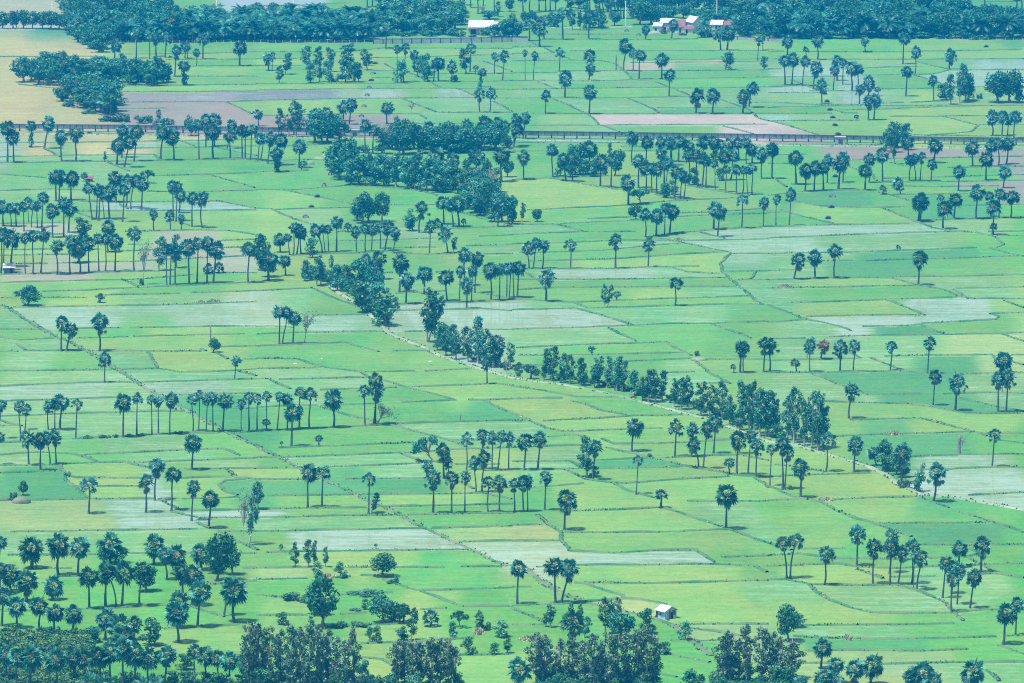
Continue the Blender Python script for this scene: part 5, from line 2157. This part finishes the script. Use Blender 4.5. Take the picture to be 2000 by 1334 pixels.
for ph, _, sp, hh, ww, poly, kinds in FILLS:
    mass = 'undergrowth' in ph or 'under the' in ph or 'scrub' in ph; items = []
    xs = [q[0] for q in poly]; ys = [q[1] for q in poly]
    y = min(ys) + 2; row = 0
    while y < max(ys):
        x = min(xs) + (row % 2) * sp * .5
        while x < max(xs):
            qx, qy = x + tr.uniform(-.3, .3) * sp, y + tr.uniform(-2.0, 2.0)
            if inside(qx, qy, poly):
                kd = tr.choice(kinds); s = tr.uniform(.78, 1.25)
                d = TN[kd][1]
                if mass: items.append(cover(kd, qx, qy, hh * s, ww * s))
                else: place_tree(kd, qx, qy - hh * s, qx, qy, ww * s * (1.05 if kd == 'C' else 1), f"{d} {ph}", f"{d}s {ph}")
            x += sp
        y += max(4.5, sp * .38); row += 1
    if items:
        o = join_stuff('undergrowth', items); tag(o, 'tangled bushes ' + ph, 'bushes', None, 'stuff')
for ph, sp, poly in HEDGES:
    xs = [q[0] for q in poly]; ys = [q[1] for q in poly]
    y = min(ys); items = []
    while y < max(ys):
        x = min(xs)
        while x < max(xs):
            qx, qy = x + tr.uniform(-.5, .5) * sp, y + tr.uniform(-3, 3)
            if inside(qx, qy, poly):
                items.append(cover(tr.choice('YYYS'), qx, qy, tr.uniform(8, 27), tr.uniform(24, 46)))
            x += sp * 1.3
        y += sp * .55
    o = join_stuff('scrub_thicket', items); tag(o, 'dense yellow-green scrub below the lower-left palms', 'bushes', None, 'stuff')
# ---------------------------------------------------------------- concrete flume on posts across the plain
def flume(pts, label, phrase):
    P = [ground(x, y) for x, y in pts]
    root = empty("irrigation_flume", P[len(P) // 2]); base = root.location.copy()
    tag(root, label, "flume", "raised concrete flume spans")
    mb = MB(); rail = MB(); posts = []
    tot = 0.0; nextp = 0.0; nextr = 0.0
    for a, b in zip(P, P[1:]):
        d = b - a; L = d.length; u = d / L; n = Vector((-u.y, u.x, 0)); rz = math.atan2(u.y, u.x); c = a.lerp(b, .5) - base
        mb.box((c.x, c.y, 1.75), (L + .02, .9, 1.3), rz, 0)
        for s in (-1, 1):
            cc = c + n * s * .55; rail.box((cc.x, cc.y, 2.48), (L + .02, .26, .22), rz, 0)
            rail.box((cc.x, cc.y, 1.12), (L + .02, .2, .16), rz, 0)
        t = nextp - tot
        while t < L:
            posts.append((a + u * t - base, rz)); t += 4.65
        nextp = tot + t
        t = nextr - tot
        while t < L:
            q = a + u * t - base - n * .5
            rail.box((q.x, q.y, 1.78), (.22, .16, 1.2), rz, 0); t += 2.325
        nextr = tot + t
        tot += L
    mb.build("channel", M['concrete'], root)
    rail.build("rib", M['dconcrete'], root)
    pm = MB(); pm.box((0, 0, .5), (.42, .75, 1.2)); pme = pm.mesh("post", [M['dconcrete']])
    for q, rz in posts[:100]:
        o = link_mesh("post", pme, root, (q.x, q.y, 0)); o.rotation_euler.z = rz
flume([(-60,255.2),(230,257.5),(345,259.5),(460,261.5)], "raised concrete irrigation flume on short posts behind the left palms", '')
flume([(500,262.3),(560,263),(700,265.2),(770,266.3)], "short visible stretch of concrete flume left of the central grove", '')
flume([(1002,269.2),(1250,272.5),(1500,276),(1750,280),(2060,284.5)], "long concrete irrigation flume on posts crossing the fields at right", '')
for px, py, lab in ((693, 267, "concrete gate block under the flume left of the central grove"), (1641, 281, "concrete gate block under the flume at right")):
    p = ground(px, py); root = empty("sluice_box", p); tag(root, lab, "sluice", "concrete sluice boxes")
    mb = MB(); mb.box((0, 0, 1.2), (3.6, 2.2, 2.4)); mb.box((0, 0, 2.55), (4.0, 2.6, .3)); mb.build("housing", M['concrete'], root)
    m2 = MB(); m2.box((0, -1.15, .9), (1.4, .2, 1.6)); m2.build("gate", M['dconcrete'], root)

# ---------------------------------------------------------------- boundary wall, fence, poles
def wall(pts, hgt, label, name="boundary_wall", gap=18):
    P = [ground(x, y) for x, y in pts]; root = empty(name, P[0]); base = P[0]
    tag(root, label, "wall")
    mb = MB(); cap = MB()
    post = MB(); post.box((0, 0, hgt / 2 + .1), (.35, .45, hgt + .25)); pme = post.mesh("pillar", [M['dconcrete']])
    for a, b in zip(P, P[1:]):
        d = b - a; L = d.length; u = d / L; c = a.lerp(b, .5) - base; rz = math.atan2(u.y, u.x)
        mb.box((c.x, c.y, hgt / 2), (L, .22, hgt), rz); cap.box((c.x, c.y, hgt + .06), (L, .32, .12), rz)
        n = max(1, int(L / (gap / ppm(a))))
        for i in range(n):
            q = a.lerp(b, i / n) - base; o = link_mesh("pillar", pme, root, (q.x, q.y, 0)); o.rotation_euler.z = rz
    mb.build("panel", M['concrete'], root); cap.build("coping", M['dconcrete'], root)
wall([(729, 86), (860, 84.4), (1000, 82.2), (1031, 83.2)], 2.1, "long grey concrete boundary wall in front of the wood")
wall([(1398, 75.5), (1440, 77.5), (1500, 80.5), (1545, 81.5)], 1.3, "low dull brick wall beside the tin-roofed houses", "boundary_wall", 40)
def fence(pts, label, gap):
    P = [ground(x, y) for x, y in pts]; root = empty("wire_fence", P[0]); base = P[0]
    tag(root, label, "fence", "post and wire fences")
    pm = MB(); pm.box((0, 0, .8), (.16, .16, 1.7)); pme = pm.mesh("post", [M['plaster']])
    wire = MB(); prev = None
    for a, b in zip(P, P[1:]):
        n = max(1, int((b - a).length / (gap / ppm(a))))
        for i in range(n):
            q = a.lerp(b, i / n) - base; link_mesh("post", pme, root, (q.x, q.y, 0))
            if prev is not None:
                for z in (.5, 1.0, 1.4): wire.tube([(prev.x, prev.y, z), (q.x, q.y, z)], [.015, .015], 4)
            prev = q
    wire.build("wire", M['metal'], root)
fence([(236, 86.5), (480, 86), (726, 85.2)], "white-posted wire fence along the coconut belt at left", 14)
fence([(1830, 81), (2030, 81.5)], "white-posted wire fence along the coconut belt at right", 16)
def pole(px, ytop, ybase, lab, arm=True):
    p = ground(px, ybase); h = height_at(p, ytop); root = empty("utility_pole", p); tag(root, lab, "pole", "utility poles")
    mb = MB(); mb.tube([(0, 0, -.2), (0, 0, h)], [.19, .12], 8); mb.build("shaft", M['plaster'], root)
    if arm:
        m2 = MB(); m2.box((0, 0, h - .5), (1.6, .12, .12)); [m2.tube([(x, 0, h - .44), (x, 0, h - .2)], [.06, .05], 6) for x in (-.65, 0, .65)]; m2.build("crossarm", M['metal'], root)
pole(102, 3, 40, "pale utility pole beside the top-left roadside trees")
pole(252, 1, 30, "pale utility pole rising from the top-left wood")
pole(423, -6, 26, "thin utility pole before the white flooded field, left one", True)
pole(573, 1, 22, "thin utility pole before the white flooded field, right one")
pole(1222, 2, 52, "slender pale pole by the far road left of the houses")
pole(1400, -26, 45, "tall pale pole just behind the tin-roofed houses")
pole(1545, -20, 26, "pale pole above the pyramid-roofed house at top right")
pole(1659, -14, 30, "pale pole standing in the coconut belt at top right")
def stake(px, ytop, ybase, lab, w, mat, name, cat):
    p = ground(px, ybase); h = height_at(p, ytop); root = empty(name, p); tag(root, lab, cat)
    mb = MB(); mb.tube([(0, 0, -.1), (.05, 0, h * .15), (.03, 0, h * .5), (.08, 0, h * .8), (.05, 0, h)], [w * 1.6, w * 1.1, w, w * .9, w * .8], 8); mb.build("shaft", M[mat], root)
    m2 = MB(); m2.tube([(.03, 0, h * .55), (.5, .1, h * .75)], [w * .35, w * .15], 5); m2.tube([(.05, 0, h * .8), (-.3, .1, h * .95)], [w * .3, w * .12], 5); m2.build("broken_branch", M[mat], root)
stake(411, 634, 672, "thin grey post standing on a bund at left middle", .16, 'bark', "wooden_post", "post")
stake(1203, 106, 137, "headless dead trunk in the upper right fields", .26, 'bark', "tree_stump", "dead trunk")
stake(1873, 850, 887, "headless dead trunk above the flooded field at right", .36, 'bark', "tree_stump", "dead trunk")
stake(899, 810, 822, "small dark stump on the bund left of the central stand", .13, 'bark', "tree_stump", "dead trunk")

# ---------------------------------------------------------------- houses, sheds and huts
def gable(name, label, px, py, w, d, hw, hr, rz, wallm, roofm, cat='house', doors=(), windows=(), group=None, mono=False, over=.35, porch=None, patches=()):
    """walls w x d with a ridge along local x (or one slope falling to the front); front wall faces -y before turning by rz"""
    p = ground(px, py); root = empty(name, p, rz); tag(root, label, cat, group)
    mb = MB(); x, y = w / 2, d / 2
    if mono:
        P = lambda a, b, c: (a, b, c)
        mb.face([(-x, -y, 0), (x, -y, 0), (x, -y, hw), (-x, -y, hw)]); mb.face([(x, y, 0), (-x, y, 0), (-x, y, hw + hr), (x, y, hw + hr)])
        mb.face([(x, -y, 0), (x, y, 0), (x, y, hw + hr), (x, -y, hw)]); mb.face([(-x, y, 0), (-x, -y, 0), (-x, -y, hw), (-x, y, hw + hr)])
    else:
        mb.face([(-x, -y, 0), (x, -y, 0), (x, -y, hw), (-x, -y, hw)]); mb.face([(x, y, 0), (-x, y, 0), (-x, y, hw), (x, y, hw)])
        mb.face([(x, -y, 0), (x, y, 0), (x, y, hw), (x, 0, hw + hr), (x, -y, hw)]); mb.face([(-x, y, 0), (-x, -y, 0), (-x, -y, hw), (-x, 0, hw + hr), (-x, y, hw)])
    mb.build("wall", M[wallm], root)
    r = MB(); o = over; t = .09
    def slab(a, b, c, e):
        a, b, c, e = [Vector(q) for q in (a, b, c, e)]; n = (b - a).cross(e - a).normalized() * t
        top = [q + n for q in (a, b, c, e)]; bot = [q + n * .15 for q in (a, b, c, e)]
        r.face(top); r.face(bot[::-1])
        for i in range(4): r.face([bot[i], bot[(i + 1) % 4], top[(i + 1) % 4], top[i]])
        # rolled sheet joints
        nj = max(2, int((b - a).length / 1.0))
        for j in range(1, nj):
            p0 = top[0].lerp(top[1], j / nj); p1 = top[3].lerp(top[2], j / nj); ww = (b - a).normalized() * .05; up = n.normalized() * .05
            r.face([p0 - ww, p0 + ww, p1 + ww, p1 - ww]) if False else r.face([p0 - ww + up * .2, p0 + up, p1 + up, p1 - ww + up * .2]); r.face([p0 + up, p0 + ww + up * .2, p1 + ww + up * .2, p1 + up])
    if mono:
        s = hr / d
        slab((-x - o, -y - o, hw - s * o), (x + o, -y - o, hw - s * o), (x + o, y + o, hw + hr + s * o), (-x - o, y + o, hw + hr + s * o))
    else:
        s = hr / y
        slab((-x - o, -y - o, hw - s * o), (x + o, -y - o, hw - s * o), (x + o, 0, hw + hr), (-x - o, 0, hw + hr))
        slab((x + o, y + o, hw - s * o), (-x - o, y + o, hw - s * o), (-x - o, 0, hw + hr), (x + o, 0, hw + hr))
    r.build("roof", M[roofm], root)
    def panel(nm, face, u, z0, ww, hh, mat):
        q = MB()
        if face == 'f': q.box((u, -y - .04, z0 + hh / 2), (ww, .12, hh))
        elif face == 'r': q.box((x + .04, u, z0 + hh / 2), (.12, ww, hh))
        elif face == 'l': q.box((-x - .04, u, z0 + hh / 2), (.12, ww, hh))
        ob = q.build(nm, M[mat], root); return ob
    for face, u, ww, hh in doors: panel("door", face, u, 0.02, ww, hh, 'dark')
    for face, u, z0, ww, hh in windows:
        fr = panel("window", face, u, z0, ww, hh, 'dark')
    for face, u, z0, ww, hh, mt in patches: panel("wall_sheet", face, u, z0, ww, hh, mt)
    if porch:
        pw, pd, ph, mt, u = porch
        q = MB(); q.box((u, -y - pd / 2, ph), (pw, pd, .1)); ob = q.build("porch_roof", M[mt], root); ob.rotation_euler = (0, 0, 0)
        for sx in (-1, 1):
            c = MB(); c.tube([(u + sx * (pw / 2 - .2), -y - pd + .2, 0), (u + sx * (pw / 2 - .2), -y - pd + .2, ph - .05)], [.08, .08], 6); c.build("porch_post", M['wood'], root)
    return root
gable("metal_shack", "small tin shack with white roof and blue and maroon sheet walls", 1302, 1206.5, 2.7, 3.1, 1.75, .85, R(-52), 'tinblue', 'tin', 'shack',
      doors=(('r', .25, .55, 1.35),), windows=(('f', -.1, .8, .35, .35),), patches=(('r', -.30, .02, .35, 1.75, 'tinred'), ('r', .85, .75, .75, 1.0, 'tinred'), ('r', .9, .02, .6, .65, 'plaster'), ('f', -1.25, .02, .4, 1.55, 'dark')))
gable("field_hut", "small dark hut with white tin roof under palms at left edge", 18, 533, 3.1, 2.6, 1.75, .75, R(4), 'wood', 'tin', 'hut', mono=True, doors=(('f', .6, .7, 1.4),))
gable("field_hut", "tiny field hut with rusty red roof at left", 174, 354.5, 2.4, 1.8, 1.1, .5, 0, 'wood', 'tinred', 'hut', mono=True, doors=(('f', 0, .6, .9),))
gable("farmhouse", "long white-roofed house with red porch behind the boundary wall", 940, 66, 10.2, 6.5, 3.3, 2.6, R(-3), 'plaster', 'tin', 'house',
      doors=(('f', 3.0, 1.0, 2.1), ('f', -3.2, 2.2, 2.1)), windows=(('f', .5, 1.1, 1.0, 1.0),), porch=(4.4, 2.4, 2.6, 'tinred', -3.2))
gable("house_annex", "low white-roofed annex at the right end of the long house", 973, 63, 4.0, 4.0, 3.6, .7, 0, 'plaster', 'tin', 'house', mono=True, doors=(('f', 0, .9, 2.0),))
hg = "tin-roofed houses at the top"
gable("shed", "small white-roofed box shed leftmost of the tin-roofed houses", 1285, 62.5, 3.6, 4.0, 2.7, 1.1, R(-12), 'plaster', 'tin', 'house', group=hg, mono=True, doors=(('f', -.6, .8, 1.9),))
gable("house", "white-roofed house second from left among tin-roofed houses", 1303, 61, 5.6, 5.0, 3.9, 1.4, R(-6), 'plaster', 'tin', 'house', group=hg, mono=True, doors=(('f', -.8, .9, 2.0),), windows=(('f', 1.2, 1.2, .9, .9),))
gable("shed", "low red-roofed lean-to before the white-roofed house", 1313, 63, 4.0, 1.8, 1.7, .4, 0, 'plaster', 'tinred', 'house', group=hg, mono=True, doors=(('f', .4, .8, 1.5),))
gable("house", "red-roofed house in the middle of the house cluster", 1328, 63, 4.2, 5.5, 2.7, 2.2, R(-4), 'plaster', 'tinred', 'house', group=hg, mono=True, doors=(('f', .2, .8, 1.9),), windows=(('f', -1.2, 1.1, .6, .8),))
gable("house", "tallest gabled house with bright white roof in house cluster", 1356, 62.5, 7.0, 5.2, 4.6, 2.3, R(-62), 'plaster', 'tin', 'house', group=hg, doors=(('l', 0, 1.0, 2.1),), windows=(('f', -1.6, 1.6, .9, 1.0), ('f', 1.2, 1.6, .9, 1.0), ('l', 1.5, 1.6, .8, .9)))
gable("shed", "maroon lean-to at the foot of the tall gabled house", 1346, 65, 3.6, 2.4, 1.9, .8, R(-10), 'plaster', 'tinred', 'house', group=hg, mono=True, doors=(('f', -.9, .8, 1.7),))
gable("house", "white and red roofed house behind the coconut palm", 1401, 58, 5.0, 4.0, 2.6, 1.6, R(-15), 'plaster', 'tin', 'house', group=hg, doors=(('f', 0, .9, 2.0),), windows=(('f', 1.5, 1.1, .8, .8),))
gable("house", "long dull-red roofed house rightmost of the cluster", 1424, 58, 7.4, 4.2, 2.4, 1.5, 0, 'plaster', 'tinred', 'house', group=hg, doors=(('f', -1, .9, 2.0),), windows=(('f', 1.5, 1.1, .9, .9),))
gable("shed", "tiny open shed in front of the house cluster", 1387, 72.5, 2.6, 2.2, 1.9, .5, R(8), 'wood', 'tin', 'house', group=hg, mono=True, doors=(('f', 0, 1.2, 1.7),))
gable("house", "grey steep-roofed house half hidden in the coconut belt", 1569, 27, 4.8, 4.8, 2.4, 2.9, R(25), 'plaster', 'concrete', 'house', doors=(('f', 0, .9, 2.0),), windows=(('f', 1.4, 1.0, .7, .8),))
gable("house", "white-roofed house low in the coconut belt, left one", 1552, 57, 5.4, 4.6, 2.4, 1.6, R(-18), 'plaster', 'tin', 'house', mono=True, doors=(('f', 0, .9, 2.0),), windows=(('f', -1.5, 1.0, .8, .8),))
gable("house", "gabled house with white roof patch in the coconut belt", 1578, 55, 5.6, 5.0, 3.6, 2.6, R(-58), 'plaster', 'tin', 'house', doors=(('l', 0, .9, 2.0),), windows=(('f', 1.4, 1.3, .8, .9),))
gable("house", "low white-fronted house right of the gabled one", 1592, 58, 4.8, 3.0, 2.0, .6, 0, 'tin', 'tin', 'house', mono=True, doors=(('f', -.4, .8, 1.7),), windows=(('f', 1.3, .8, .7, .7),))

# ---------------------------------------------------------------- small concrete arches standing in the fields
AR = [(733, 124.5, 'd'), (729, 144.5, ''), (725, 158, 'd'), (721, 172, ''), (717, 187, ''), (711, 208.5, ''), (706, 228, ''),
      (1611, 184, 'd'), (1615.5, 199, 'd'), (1621, 215.5, 'd'), (1626.5, 230.5, 'd'), (1631, 245.5, 'd'), (1637, 263, 'd'),
      (1631.5, 345.5, 'd'), (1626, 384.5, ''), (1623, 405.5, 'd'), (1617.5, 427, 'd'), (645, 342, 'b'), (633, 364, 'b'), (620, 385, 'd'), (608.5, 405.5, 'd'), (597, 424.5, ''),
      (1224, 61, ''), (1247, 69, ''), (1926, 92, 'd')]
lines = {'a': 'in the line left of the upper central fields', 'b': 'in the line above the flume at right', 'c': 'in the line below the flume at right', 'd': 'in the slanting line left of the grove', 'e': 'near the far road'}
def arch_group(i): return 'a' if i < 7 else 'b' if i < 13 else 'c' if i < 17 else 'd' if i < 22 else 'e'
cnt = {}
for i, (px, py, kd) in enumerate(AR):
    g = arch_group(i); cnt[g] = cnt.get(g, 0) + 1
    p = ground(px, py); root = empty("concrete_arch", p, br.uniform(-.2, .2))
    lab = "small concrete arch, %s from the top %s" % (ORD[cnt[g] - 1], lines[g])
    tag(root, lab, "concrete block", "small concrete arches in the paddies")
    w, d, h = (1.0, 1.1, .85) if kd != 'b' else (.7, .9, 1.25)
    mb = MB(); rings = []
    for yy in (-d, d): rings.append([(math.cos(math.pi * j / 8) * w, yy, math.sin(math.pi * j / 8) * h) for j in range(9)])
    mb.grid(rings, 0, close=False); mb.f.append(tuple(range(8, -1, -1))); mb.m.append(0); mb.sm.append(False); mb.f.append(tuple(range(9, 18))); mb.m.append(0); mb.sm.append(False)
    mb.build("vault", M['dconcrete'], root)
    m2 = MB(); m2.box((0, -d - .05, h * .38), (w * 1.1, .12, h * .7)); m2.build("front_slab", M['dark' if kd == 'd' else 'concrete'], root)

# ---------------------------------------------------------------- mounds and heaps
def heap(px, py, w_px, h_px, mat, name, label, seed):
    p = ground(px, py); k = ppm(p); rnd = random.Random(seed); mb = MB(); wr, hh = w_px / k / 2, h_px / k
    rings = []
    for i in range(6):
        t = i / 5; rings.append([(math.cos(a) * wr * math.cos(t * 1.5) * rnd.uniform(.85, 1.12), math.sin(a) * wr * .7 * math.cos(t * 1.5) * rnd.uniform(.85, 1.12), hh * math.sin(t * 1.5) * rnd.uniform(.85, 1.1) - .05) for a in [6.283 * j / 14 for j in range(14)]])
    mb.grid(rings, 0, cap=True); o = mb.build(name, M[mat], None, p); o["kind"] = "structure"; return o
heap(42, 982, 40, 13, 'path', "earth_mound", "", 1)
heap(8, 978, 20, 8, 'path', "earth_mound", "", 2)
heap(1365, 703, 34, 7, 'sand', "sand_mound", "", 3)
heap(1278, 66, 30, 6, 'sand', "sand_mound", "", 4)
heap(607, 321, 16, 8, 'sand', "earth_mound", "", 5)
heap(622, 312, 22, 6, 'sand', "earth_mound", "", 6)
def tufts(px, py, w_px, h_px, label, mat, seed):
    p = ground(px, py); k = ppm(p); rnd = random.Random(seed); mb = MB(); w, h = w_px / k, h_px / k
    for _ in range(420):
        x = max(-w*.45, min(w*.45, rnd.gauss(0, w * .2))); y = rnd.gauss(0, .8); hh = h * rnd.uniform(.4, 1.1) * max(.3, 1 - abs(x) / w); a = rnd.uniform(0, 3.14)
        u = Vector((math.cos(a), math.sin(a), 0)) * rnd.uniform(.12, .3)
        b = Vector((x, y, 0)); mb.face([b - u, b + u, b + Vector((rnd.uniform(-.5, .5), rnd.uniform(-.3, .3), hh))])
    o = mb.build("grass_tuft", M[mat], None, p); tag(o, label, "grass tuft", "dry grass tufts on the bunds")
tufts(416, 590, 24, 7, "right pale tuft of dry grass above the wide shallow pond", 'straw', 1)
tufts(393, 591, 18, 5, "left pale tuft of dry grass above the wide shallow pond", 'straw', 2)
tufts(1534, 561, 32, 7, "brown dry tuft below the trio of palms at right", 'straw', 3)
tufts(1325, 470, 26, 6, "pale dry tuft at the bund corner right of centre", 'straw', 4)
tufts(1745, 848, 40, 7, "dry pale grass strip above the dead trunk's field", 'straw', 5)
tufts(1615, 976, 36, 6, "dry pale grass beside the open field at lower right", 'straw', 6)
tufts(935, 1237, 22, 12, "straw-coloured tuft among the bottom-middle scrub", 'straw', 7)
tufts(640, 1128, 28, 8, "straw-coloured tuft below the pale pond at lower left", 'straw', 8)
tufts(1030, 1249, 34, 7, "straw-coloured strip above the grey bottom trees", 'straw', 9)
tufts(1656, 1248, 16, 9, "straw heap on the bund at the lower right", 'straw', 10)


# ---------------------------------------------------------------- rider on a small motorbike on the road
def motorbike(px, py):
    p = ground(px, py); p.z = .35
    root = empty("motorbike", p, R(-155)); tag(root, "small motorbike ridden along the dirt road below the roadside trees", "motorbike")
    for x in (-.62, .62):
        mb = MB(); rings = []
        for i in range(17):
            a = 2 * math.pi * i / 16
            rings.append([(x + math.cos(a) * (.24 + .055 * math.cos(b)), .05 * math.sin(b), .295 + math.sin(a) * (.24 + .055 * math.cos(b))) for b in [2 * math.pi * j / 6 for j in range(6)]])
        mb.grid(rings); mb.tube([(x, -.07, .295), (x, .07, .295)], [.07, .07], 8)
        for s in range(6):
            a = math.pi * s / 6; mb.tube([(x + math.cos(a) * .23, 0, .295 + math.sin(a) * .23), (x - math.cos(a) * .23, 0, .295 - math.sin(a) * .23)], [.012, .012], 4)
        mb.build("wheel", M['blackrub'], root)
    mb = MB(); mb.tube([(-.66, 0, .55), (-.35, 0, .60), (0, 0, .50), (.25, 0, .48), (.45, 0, .78), (.50, 0, .95)], [.06, .13, .14, .10, .08, .05], 8); mb.tube([(.50, 0, .95), (.62, 0, .30)], [.04, .04], 6); mb.box((-.05, 0, .36), (.4, .2, .22)); mb.build("body", M['redcloth'], root)
    mb = MB(); mb.tube([(-.60, 0, .74), (-.3, 0, .72), (.02, 0, .72)], [.09, .13, .10], 8); mb.build("seat", M['blackrub'], root)
    mb = MB(); mb.tube([(.42, -.34, 1.0), (.5, 0, .98), (.42, .34, 1.0)], [.02, .025, .02], 6); mb.build("handlebar", M['metal'], root)
    return root
bike = motorbike(1237.5, 781.2)
def rider():
    o_root = bike
    J = {'pel': (-.2, 0, .86, .15), 'chest': (-.12, 0, 1.18, .17), 'neck': (-.06, 0, 1.40, .06), 'head': (-.04, 0, 1.53, .105), 'top': (-.04, 0, 1.62, .085)}
    ed = [('pel', 'chest'), ('chest', 'neck'), ('neck', 'head'), ('head', 'top')]
    for s, q in ((-1, 'a'), (1, 'b')):
        J.update({'sh' + q: (-.1, .19 * s, 1.32, .065), 'el' + q: (.12, .27 * s, 1.10, .05), 'wr' + q: (.38, .30 * s, 1.04, .035), 'hd' + q: (.44, .31 * s, 1.03, .035),
                  'hp' + q: (-.18, .11 * s, .84, .10), 'kn' + q: (.22, .16 * s, .78, .07), 'an' + q: (.10, .16 * s, .40, .045), 'ft' + q: (.24, .17 * s, .35, .045)})
        ed += [('chest', 'sh' + q), ('sh' + q, 'el' + q), ('el' + q, 'wr' + q), ('wr' + q, 'hd' + q), ('pel', 'hp' + q), ('hp' + q, 'kn' + q), ('kn' + q, 'an' + q), ('an' + q, 'ft' + q)]
    names = list(J); me = bpy.data.meshes.new("person"); me.from_pydata([J[n][:3] for n in names], [(names.index(a), names.index(b)) for a, b in ed], [])
    me.materials.append(M['redcloth'])
    o = bpy.data.objects.new("person", me); COL.objects.link(o); o.location = o_root.location; o.rotation_euler = o_root.rotation_euler
    sk = o.modifiers.new("skin", 'SKIN'); sv = me.skin_vertices[0].data
    for i, n in enumerate(names): sv[i].radius = (J[n][3], J[n][3])
    sv[0].use_root = True
    sub = o.modifiers.new("smooth", 'SUBSURF'); sub.levels = 1; sub.render_levels = 1
    tag(o, "person in red riding the small motorbike on the dirt road", "person")
    mb = MB(); c = Vector((-.05, 0, 1.60)); rings = [[(c.x + math.cos(a) * r_, math.sin(a) * r_, c.z + z) for a in [6.283 * j / 10 for j in range(10)]] for z, r_ in ((-.04, .125), (.03, .12), (.08, .09), (.11, .03))]
    mb.grid(rings, cap=True); mb.build("helmet", M['white'], o)
rider()

# ---------------------------------------------------------------- white egrets over the green paddies
for px, py, lab in ((629, 707, "white egret gliding above the left-middle paddies"), (840, 712.5, "white egret gliding near the road bend"), (576, 717, "white egret low over a paddy left of the other two")):
    p = ground(px, py); p.z = .9; root = empty("egret", p, br.uniform(0, 6)); tag(root, lab, "egret", "white egrets over the paddies")
    mb = MB(); mb.tube([(-.35, 0, 0), (-.12, 0, .02), (.12, 0, .03), (.26, 0, .08), (.36, 0, .06), (.48, 0, .05)], [.02, .09, .08, .035, .04, .01], 7); mb.build("body", M['white'], root)
    for s in (-1, 1):
        w = MB(); a = [(.12, .06 * s, .05), (.10, .35 * s, .14), (-.02, .65 * s, .10), (-.14, .40 * s, .10), (-.14, .06 * s, .04)]
        w.face([(x, y, z + .012) for x, y, z in a]); w.face(a[::-1]); w.build("wing", M['white'], root)
# ---------------------------------------------------------------- air: one closed box of even haze round the camera and the whole plain
m = bpy.data.materials.new("haze"); m.use_nodes = True
nt = m.node_tree; nt.nodes.clear()
out_n = nt.nodes.new("ShaderNodeOutputMaterial"); vol = nt.nodes.new("ShaderNodeVolumePrincipled")
vol.inputs["Color"].default_value = (.0, .46, 1.0, 1)
vol.inputs["Density"].default_value = .00013
vol.inputs["Anisotropy"].default_value = .0
nt.links.new(vol.outputs[0], out_n.inputs["Volume"])
mb = MB(); mb.box((0, 5000, (H + 25 - 1.2) / 2), (20000, 11000, H + 25 + 1.2))
hz = mb.build("haze", m); hz["kind"] = "stuff"
tag(hz, "thin blue haze over the whole plain", "haze", None, "stuff")
